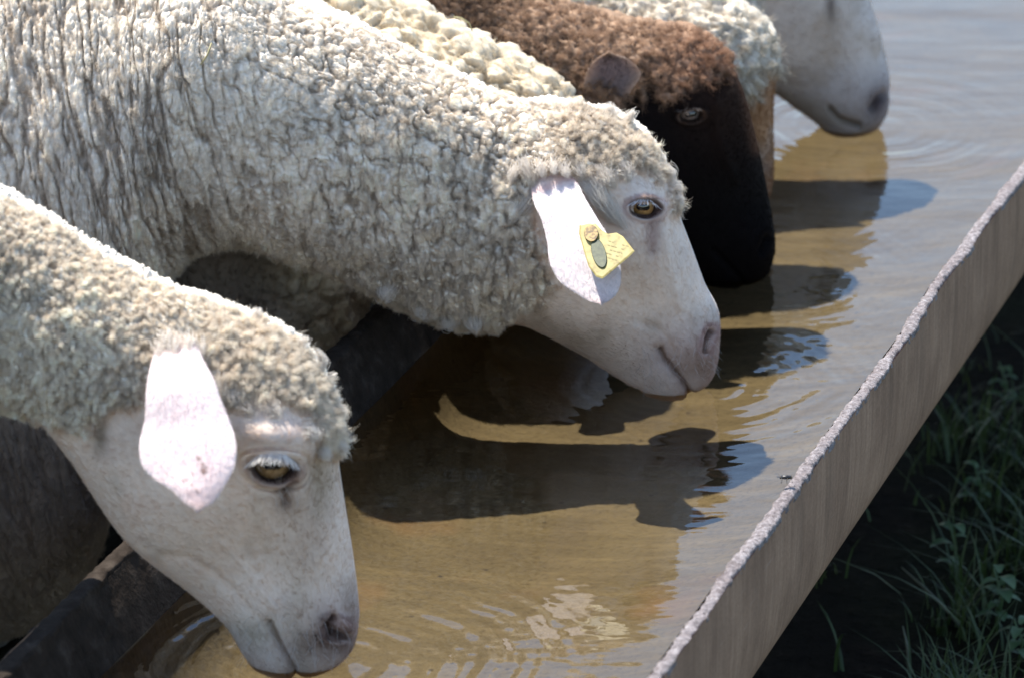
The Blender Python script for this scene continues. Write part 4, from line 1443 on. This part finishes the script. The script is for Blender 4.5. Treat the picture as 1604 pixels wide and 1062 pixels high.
def w4c(P, N, W_, s, px, py, near):
    h_, c = w4(P, N, W_, s, px, py, near)
    X, Y = project(P)
    t_ = fbm(P / 0.03, 88, 3)[..., None]
    dark = sstep(860, 640, X)[..., None] * 0.75 + 0.25 * sstep(0.0, 0.6, -t_)
    c = c * (1 - dark) + np.array([0.045, 0.026, 0.018]) * dark
    red = gauss(X, Y, 1115, 110, 60, 50, 30)[..., None] * 0.5
    return h_ * (1 - 0.3 * red[..., 0]), c * (1 - red) + np.array([0.23, 0.10, 0.055]) * red


s4 = Sheep('sheep', (1165, 428), 6, [
    (520, -130, 480, 420, .14), (620, -80, 600, 330, .12), (740, -42, 660, 300, .105), (840, -8, 740, 300, .095), (920, 18, 800, 315, .088), (990, 36, 850, 330, .078), (1045, 44, 900, 345, .072), (1095, 54, 935, 355, .069, .1), (1138, 88, 965, 368, .067, .2),
    (1166, 140, 995, 380, .063, .25), (1184, 205, 1022, 394, .054, .2), (1200, 278, 1050, 410, .046, .1), (1209, 330, 1072, 422, .041, .05), (1213, 365, 1090, 430, .037), (1213, 392, 1106, 442, .032),
    (1209, 412, 1126, 446, .027), (1202, 428, 1148, 446, .019), (1188, 438, 1163, 445, .009)],
    [(-1.50, .18, -1.50, .12, .02), (-1.45, .38, -1.45, .0, .12), (-1.25, .49, -1.25, -.10, .13), (-1.05, .50, -1.05, -.14, .135), (-.85, .50, -.82, -.14, .13), (-.74, .49, -.68, -.08, .12)],
    'brown woolly sheep with a black face and small folded ear', bend=0.2, near=300, farn=80, nst=480,
    feat=feat_simple([(-4000, -3000), (1075, -3000), (1112, 50), (1148, 96), (1128, 128), (1098, 122), (1066, 146), (1035, 150), (1012, 122), (1000, 150), (960, 170), (920, 240), (700, 500), (-4000, 3500)], (0.0060, 0.0050, 0.0050), ex4, 20, 34), wool=w4c,
    legs=[(-.74, .08, 1), (-.72, -.08, 1), (-1.36, .09, -1), (-1.38, -.09, -1)])
s4.rb = 27
s4.body.data.materials[0] = M_black


def earcol4(Lp, Rp, sv, tv):
    S, T = np.meshgrid(sv, tv, indexing='ij')
    c = np.ones(S.shape + (3,)) * np.array([0.16, 0.15, 0.16])
    ed = (np.clip(np.abs(T - 0.5) * 2, 0, 1) ** 5 + sstep(0.85, 1.0, S))[..., None].clip(0, 1)
    c = c * (1 - ed) + np.array([0.50, 0.36, 0.26]) * ed
    lo = sstep(0.45, 0.15, S)[..., None]
    return c * (1 - lo) + np.array([0.035, 0.028, 0.025]) * lo


fp4, fn4, fc4 = s4.ear([(918, 190), (912, 160), (914, 135), (920, 112), (932, 94), (950, 84)], [(958, 190), (976, 162), (992, 138), (1004, 116), (988, 96), (958, 84)],
                       [(0, 0.050), (0.4, 0.082), (1, 0.090)], -0.012, 0.004, earcol4, ns=40, nt_=26)
s4.fur_on(fp4, fn4, fc4, 3000, 0.004, 0.00014)
s4.eye(1083, 182, 0.0135, 0.0030, iris=(0.12, 0.08, 0.06), iris2=(0.26, 0.20, 0.16), iris_r=0.8, sclera=(0.10, 0.07, 0.05))
lashes(s4, [(1066, 172), (1080, 166), (1096, 168)], 0.009, 40, (0.20, 0.17, 0.15), -0.5)
s4.face_fur(30000, L=0.005, r=0.00015, lift=0.2, bright=1.1)
s4.wool_fur(150000, L=0.0090, r=0.00013, curl=1.2, bright=1.35, jitter=0.9, lock=0.006)

# sheep 5: white wool, tan face behind the black face
w5 = wool_curly(0.012, 0.0065, (0.72, 0.65, 0.53), (0.36, 0.28, 0.20), 51, 1.0, 0.5, 0.7, chest=-0.5)


def ex5(px, py, P, d, face):
    face = st_(face, [0.46, 0.37, 0.30], 0.6 * sstep(0, 0.5, fbm(P * 30, 61, 3)))
    return d, face


s5 = Sheep('sheep', (1180, 330), 6, [
    (640, -190, 640, 300, .14), (760, -150, 720, 240, .12), (880, -100, 800, 220, .105), (960, -50, 850, 225, .092), (1040, -22, 900, 230, .082), (1110, -8, 950, 235, .074), (1165, 14, 990, 242, .069, .1), (1200, 52, 1030, 255, .062, .15),
    (1214, 105, 1065, 270, .052, .15), (1213, 160, 1090, 288, .042, .1), (1212, 210, 1112, 302, .036), (1213, 250, 1130, 316, .033), (1211, 285, 1142, 326, .030), (1205, 308, 1152, 333, .024), (1196, 322, 1164, 334, .012)],
    [(-1.50, .18, -1.50, .12, .02), (-1.45, .38, -1.45, .0, .12), (-1.25, .47, -1.25, -.10, .13), (-1.05, .48, -1.05, -.14, .13), (-.85, .48, -.82, -.14, .13), (-.72, .47, -.68, -.08, .12)],
    'white sheep with woolly topknot and narrow tan face, half hidden behind the black faced sheep', bend=0.3, near=220, farn=70, nst=340,
    feat=feat_simple([(-4000, -3000), (1300, -3000), (1300, 90), (1222, 122), (1200, 118), (1180, 160), (1160, 170), (1100, 230), (900, 500), (-4000, 3500)], (0.40, 0.23, 0.12), ex5, 12, 16), wool=w5,
    legs=[(-.74, .08, 1), (-.72, -.08, 1), (-1.36, .09, -1), (-1.38, -.09, -1)])
s5.face_fur(12000, L=0.006, r=0.00018, lift=0.25)
s5.wool_fur(50000, L=0.0095, r=0.0002, curl=1.0, bright=1.05, jitter=0.8, lock=0.009)

# sheep 6: farthest white face
def ex6(px, py, P, d, face):
    e = ell(px, py, 1296, -32, 19, 13, 0)
    d = d + 0.003 * np.exp(-((e - 1.3) / 0.25) ** 2) - 0.009 * sstep(1.1, 0.85, e)
    d = d + 0.0035 * gauss(px, py, 1350, 150, 24, 28) - 0.003 * gauss(px, py, 1290, 90, 30, 50, -10)
    mo = seg_dist(px, py, [(1300, 172), (1312, 186), (1326, 192), (1345, 196)])
    no = seg_dist(px, py, [(1384, 148), (1372, 158), (1364, 170)])
    d = d - 0.0045 * np.exp(-(mo / 4.5) ** 2) - 0.006 * np.exp(-(no / 6) ** 2)
    face = st_(face, [0.08, 0.06, 0.05], 0.85 * np.exp(-(mo / 5) ** 2))
    face = st_(face, [0.09, 0.055, 0.05], 0.92 * gauss(px, py, 1374, 162, 13, 20, 20))
    face = st_(face, [0.16, 0.12, 0.10], 0.85 * gauss(px, py, 1302, 14, 6, 20))
    face = st_(face, [0.07, 0.04, 0.03], 0.95 * np.exp(-((e - 1.05) / 0.2) ** 4))
    face = st_(face, [0.40, 0.29, 0.19], 0.45 * sstep(0.0, 0.5, fbm(P * 28, 71, 3)))
    face = st_(face, [0.36, 0.28, 0.18], 0.6 * gauss(px, py, 1290, 180, 70, 16, 20))
    return d, face


w6 = wool_curly(0.010, 0.0055, (0.82, 0.77, 0.68), (0.36, 0.30, 0.22), 61, 1.0, 0.5, 0.7)
s6 = Sheep('sheep', (1330, 200), 6, [
    (800, -380, 780, 60, .14), (900, -340, 880, 10, .12), (1010, -290, 960, 0, .10), (1110, -240, 1020, 20, .086), (1200, -200, 1080, 55, .074), (1262, -170, 1120, 85, .069, .1), (1310, -120, 1160, 112, .064, .2), (1338, -65, 1190, 132, .058, .2),
    (1362, -5, 1222, 152, .049, .15), (1378, 45, 1246, 170, .042, .1), (1388, 90, 1266, 184, .037, .05), (1393, 125, 1280, 194, .034), (1392, 155, 1294, 206, .030), (1388, 180, 1314, 212, .026), (1376, 200, 1338, 213, .014)],
    [(-1.50, .20, -1.50, .12, .02), (-1.45, .38, -1.45, .0, .12), (-1.25, .47, -1.25, -.10, .13), (-1.05, .48, -1.05, -.14, .13), (-.85, .48, -.82, -.14, .13), (-.72, .47, -.66, -.08, .12)],
    'farthest sheep at the top edge, grey white face with dark nostril touching water', bend=0.36, near=240, farn=70, nst=340,
    feat=feat_simple([(-4000, -3000), (1500, -3000), (1500, -90), (1330, -60), (1290, -70), (1240, -40), (1190, 20), (1100, 80), (900, 500), (-4000, 3500)], (0.68, 0.59, 0.52), ex6), wool=w6,
    legs=[(-.74, .08, 1), (-.72, -.08, 1), (-1.36, .09, -1), (-1.38, -.09, -1)])
s6.rb = 25
s6.face_fur(24000, L=0.0045, r=0.00018, lift=0.2)


def earcol(Lp, Rp, sv, tv):
    return np.ones((len(sv), len(tv), 3)) * np.array([0.80, 0.72, 0.68])


s6.ear([(1120, -165), (1110, -120), (1118, -70), (1150, -35)], [(1165, -165), (1200, -120), (1205, -75), (1180, -35)], [(0, .05), (.3, .08), (1, .10)], -0.009, 0.004, earcol, ns=30, nt_=20)
s5.ear([(985, 40), (975, 80), (985, 120), (1005, 150)], [(1020, 35), (1045, 80), (1045, 120), (1025, 150)], [(0, .045), (.3, .07), (1, .085)], -0.009, 0.004, earcol, ns=30, nt_=20)
s3.ear([(790, 240), (780, 285), (790, 330), (810, 360)], [(830, 240), (850, 285), (850, 330), (830, 360)], [(0, .045), (.3, .09), (1, .13)], -0.009, 0.004, earcol, ns=30, nt_=20)
s6.eye(1296, -32, 0.0145, 0.0035)
s3.eye(905, 315, 0.014, 0.0035)
s5.rb = 25
s5.eye(1140, 130, 0.014, 0.0035)

# ------------------------------------------------------------------ small things
def ribbon(P, W_, side):
    P = np.asarray(P, float); W_ = np.asarray(W_)[:, None]
    T = np.gradient(P, axis=0)
    sdv = np.cross(T, side); sdv /= np.linalg.norm(sdv, axis=1)[:, None] + 1e-9
    return np.stack([P - sdv * W_ / 2, P + sdv * W_ / 2 , ], 1)


def tube_thing(name, P, R, material, label, cat, group=None, ns=6):
    V, F_, T_ = tube(P, R, ns)
    o = mesh(name, V, F_, material, None, T=T_)
    return tag(o, label, cat, group)


p0, n0, _, _ = s2.near_surface(332, 66)
p1, n1_, _, _ = s2.near_surface(314, 103)
mm = (p0 + p1) / 2 + s2.n * 0.006 + 0.002 * s2.h
tube_thing('straw', [p0 + s2.n * .004, p0 * .5 + mm * .5 + s2.n * .003, mm, p1 * .5 + mm * .5, p1 + s2.n * .002], [.0007, .0009, .0009, .0007, .0004], M_straw,
           'thin curved pale straw caught in the wool of the tagged sheep', 'straw')
p0 = s3.near_surface(712, 34)[0] + np.array([0, 0, .008])
p1 = p0 + s3.h * 0.016 + np.array([0, 0, -.006]); p2 = p0 + s3.h * .022 + np.array([0, 0, -.02])
tube_thing('straw', [p0, (p0 + p1) / 2 + np.array([0, 0, .002]), p1, p2], [.0007, .0009, .0008, .0005], M_straw, 'short hooked yellow straw on the back of the cream sheep', 'straw')

# fly on the rim
fc0 = hit_z(1232, 752, 0.108)
V, F_, T_ = tube([fc0 + np.array([-.006, 0, .002]), fc0 + np.array([-.003, 0, .003]), fc0 + np.array([0, 0, .003]), fc0 + np.array([.003, 0, .003]), fc0 + np.array([.005, 0, .002])], [.0006, .0018, .0022, .0016, .0006], 8)
fr_ = thing('fly', fc0, 'small black fly sitting on the broken rim of the trough', 'fly')
mesh('body', V, F_, M_fly, fr_, T=T_)
for sg in (-1, 1):
    wv_ = [fc0 + np.array([-.001, sg * .0015, .0045]), fc0 + np.array([-.008, sg * .004, .004]), fc0 + np.array([-.009, sg * .0015, .0045])]
    mesh('wing', wv_, None, M_fly, fr_, T=[(0, 1, 2)])
    for k in (-1, 0, 1):
        a0 = fc0 + np.array([k * .002, sg * .001, .002]); a1_ = fc0 + np.array([k * .004, sg * .004, .003]); a2_ = fc0 + np.array([k * .005, sg * .006, -.0005])
        LV, LF, LT = tube([a0, a1_, a2_], [.0003, .0003, .0002], 5)
        mesh('leg', LV, LF, M_fly, fr_, T=LT)

# ------------------------------------------------------------------ grass to the right of the trough
def blades(n_, region, hmin, hmax, wmin, wmax, name, material, lean=0.5):
    K = 5
    V = []; F_ = []
    base = region(n_)
    ang = rng.random(n_) * 6.283
    H_ = hmin + (hmax - hmin) * rng.random(n_) ** 1.6
    Wd = wmin + (wmax - wmin) * rng.random(n_)
    ln = lean * (0.2 + rng.random(n_)) * H_
    q_ = np.linspace(0, 1, K)
    dx, dy = np.cos(ang), np.sin(ang)
    P = np.zeros((n_, K, 2, 3))
    for k in range(K):
        cx = base[:, 0] + dx * ln * q_[k] ** 1.8; cy = base[:, 1] + dy * ln * q_[k] ** 1.8
        cz = base[:, 2] + H_ * (q_[k] - 0.25 * q_[k] ** 2.5 * lean)
        ww = Wd * (1 - q_[k] ** 1.6) * 0.5 + 0.0001
        for m_, sg in enumerate((-1, 1)):
            P[:, k, m_] = np.stack([cx - dy * ww * sg, cy + dx * ww * sg, cz], -1)
    idx = np.arange(n_)[:, None] * (K * 2)
    f = []
    for k in range(K - 1):
        f.append(np.concatenate([idx + 2 * k, idx + 2 * k + 1, idx + 2 * k + 3, idx + 2 * k + 2], 1))
    o = mesh(name, P.reshape(-1, 3), np.vstack(f), material)
    return o


def reg_right(n_):
    t_ = -0.4 + 4.2 * rng.random(n_ * 4); q_ = 0.02 + 1.6 * rng.random(n_ * 4) ** 1.5
    P = tp_(t_, q_, np.full(n_ * 4, G))
    nz = fbm(P * 6, 12, 2)
    keep = (nz > -0.12 + 0.1 * rng.normal(size=n_ * 4))
    return P[keep][:n_]


def reg_wide(n_):
    t_ = -2 + 10 * rng.random(n_); q_ = 1.2 + 5 * rng.random(n_)
    return tp_(t_, q_, np.full(n_, G))


def reg_left(n_):
    t_ = -2 + 9 * rng.random(n_); q_ = qL - 0.3 - 6 * rng.random(n_)
    return tp_(t_, q_, np.full(n_, G))


o = blades(14000, reg_right, .02, .11, .002, .0055, 'grass', M_grass, 0.8); tag(o, 'short sparse grass growing in the dark soil along the trough', None, kind='stuff')
def reg_near(n_):
    t_ = 0.85 + 2.0 * rng.random(n_ * 4); q_ = -0.22 + 0.42 * rng.random(n_ * 4)
    P = tp_(t_, q_, np.full(n_ * 4, G))
    keep = fbm(P * 9, 12, 2) + 2.2 * (q_ + 0.0) > 0.08 * rng.normal(size=n_ * 4)
    return P[keep][:n_]


o = blades(3000, reg_near, .02, .12, .0012, .0042, 'grass', M_grass, 1.1); tag(o, 'tangled thin grass in the shade right beside the trough wall', None, kind='stuff')
o = blades(9000, reg_wide, .03, .10, .004, .009, 'grass', M_grass, 0.8); tag(o, 'short pasture grass farther from the trough', None, kind='stuff')
o = blades(8000, reg_left, .02, .08, .004, .009, 'grass', M_grass, 0.8); tag(o, 'short trampled grass behind the sheep', None, kind='stuff')


def weed(px, py, n_leaf, H_, label, size=0.03, seed=0):
    r_ = np.random.default_rng(seed)
    b_ = hit_z(px, py, G)
    root = thing('weed', b_, label, 'plant', 'leafy weeds beside the trough')
    V, F_, T_ = tube([b_, b_ + np.array([.004, 0, H_ * .5]), b_ + np.array([-.006, 0, H_])], [.002, .0016, .0008], 6)
    mesh('stem', V, F_, M_leaf, root, T=T_)
    for k in range(n_leaf):
        f = 0.15 + 0.85 * k / n_leaf
        a_ = k * 2.4 + r_.random()
        d_ = np.array([math.cos(a_), math.sin(a_), 0.0]); sd_ = np.array([-d_[1], d_[0], 0.0])
        b0 = b_ + np.array([0, 0, H_ * f]); L_ = size * (0.7 + 0.6 * r_.random())
        V, Q = [], []
        nk = 6
        for i in range(nk):
            u = i / (nk - 1)
            c_ = b0 + d_ * L_ * u + np.array([0, 0, L_ * (0.7 * u - 0.75 * u * u)])
            ww = L_ * 0.26 * math.sin(math.pi * (0.06 + 0.92 * u)) ** 0.8
            for m_ in (-1, 0, 1):
                V.append(c_ + sd_ * ww * m_ + np.array([0, 0, 0.2 * ww * abs(m_)]))
        mesh('leaf', V, grid_faces(nk, 3), M_leaf, root)


weed(1562, 985, 12, .07, 'leafy green weed at the lower right corner, the bushiest of the weeds', .024, 3)
weed(1490, 905, 8, .07, 'tall narrow weed between the trough wall and the corner weed', .020, 5)
weed(1570, 640, 8, .06, 'small weed high up at the right edge of the frame', .020, 8)
weed(1595, 1040, 9, .05, 'low weed in the very corner of the frame', .022, 11)
weed(1530, 800, 7, .06, 'thin weed halfway up the strip of grass', .020, 14)
a0 = hit_z(1508, 985, G + .004); a1_ = hit_z(1412, 888, G + .035)
tube_thing('grass_stalk', [a0, a0 * .66 + a1_ * .34 + np.array([0, 0, .004]), a0 * .33 + a1_ * .67 + np.array([0, 0, .003]), a1_], [.0016, .0018, .0015, .0007], M_stalk, 'pale dry stalk leaning diagonally in the dark grass', 'stalk')
a0 = hit_z(1424, 1050, G); a1_ = hit_z(1414, 980, G + .04)
tube_thing('grass_stalk', [a0, (a0 + a1_) / 2 + np.array([.002, 0, 0]), a1_], [.0018, .0018, .0006], M_stalk, 'short upright pale stalk near the bottom edge beside the trough', 'stalk')
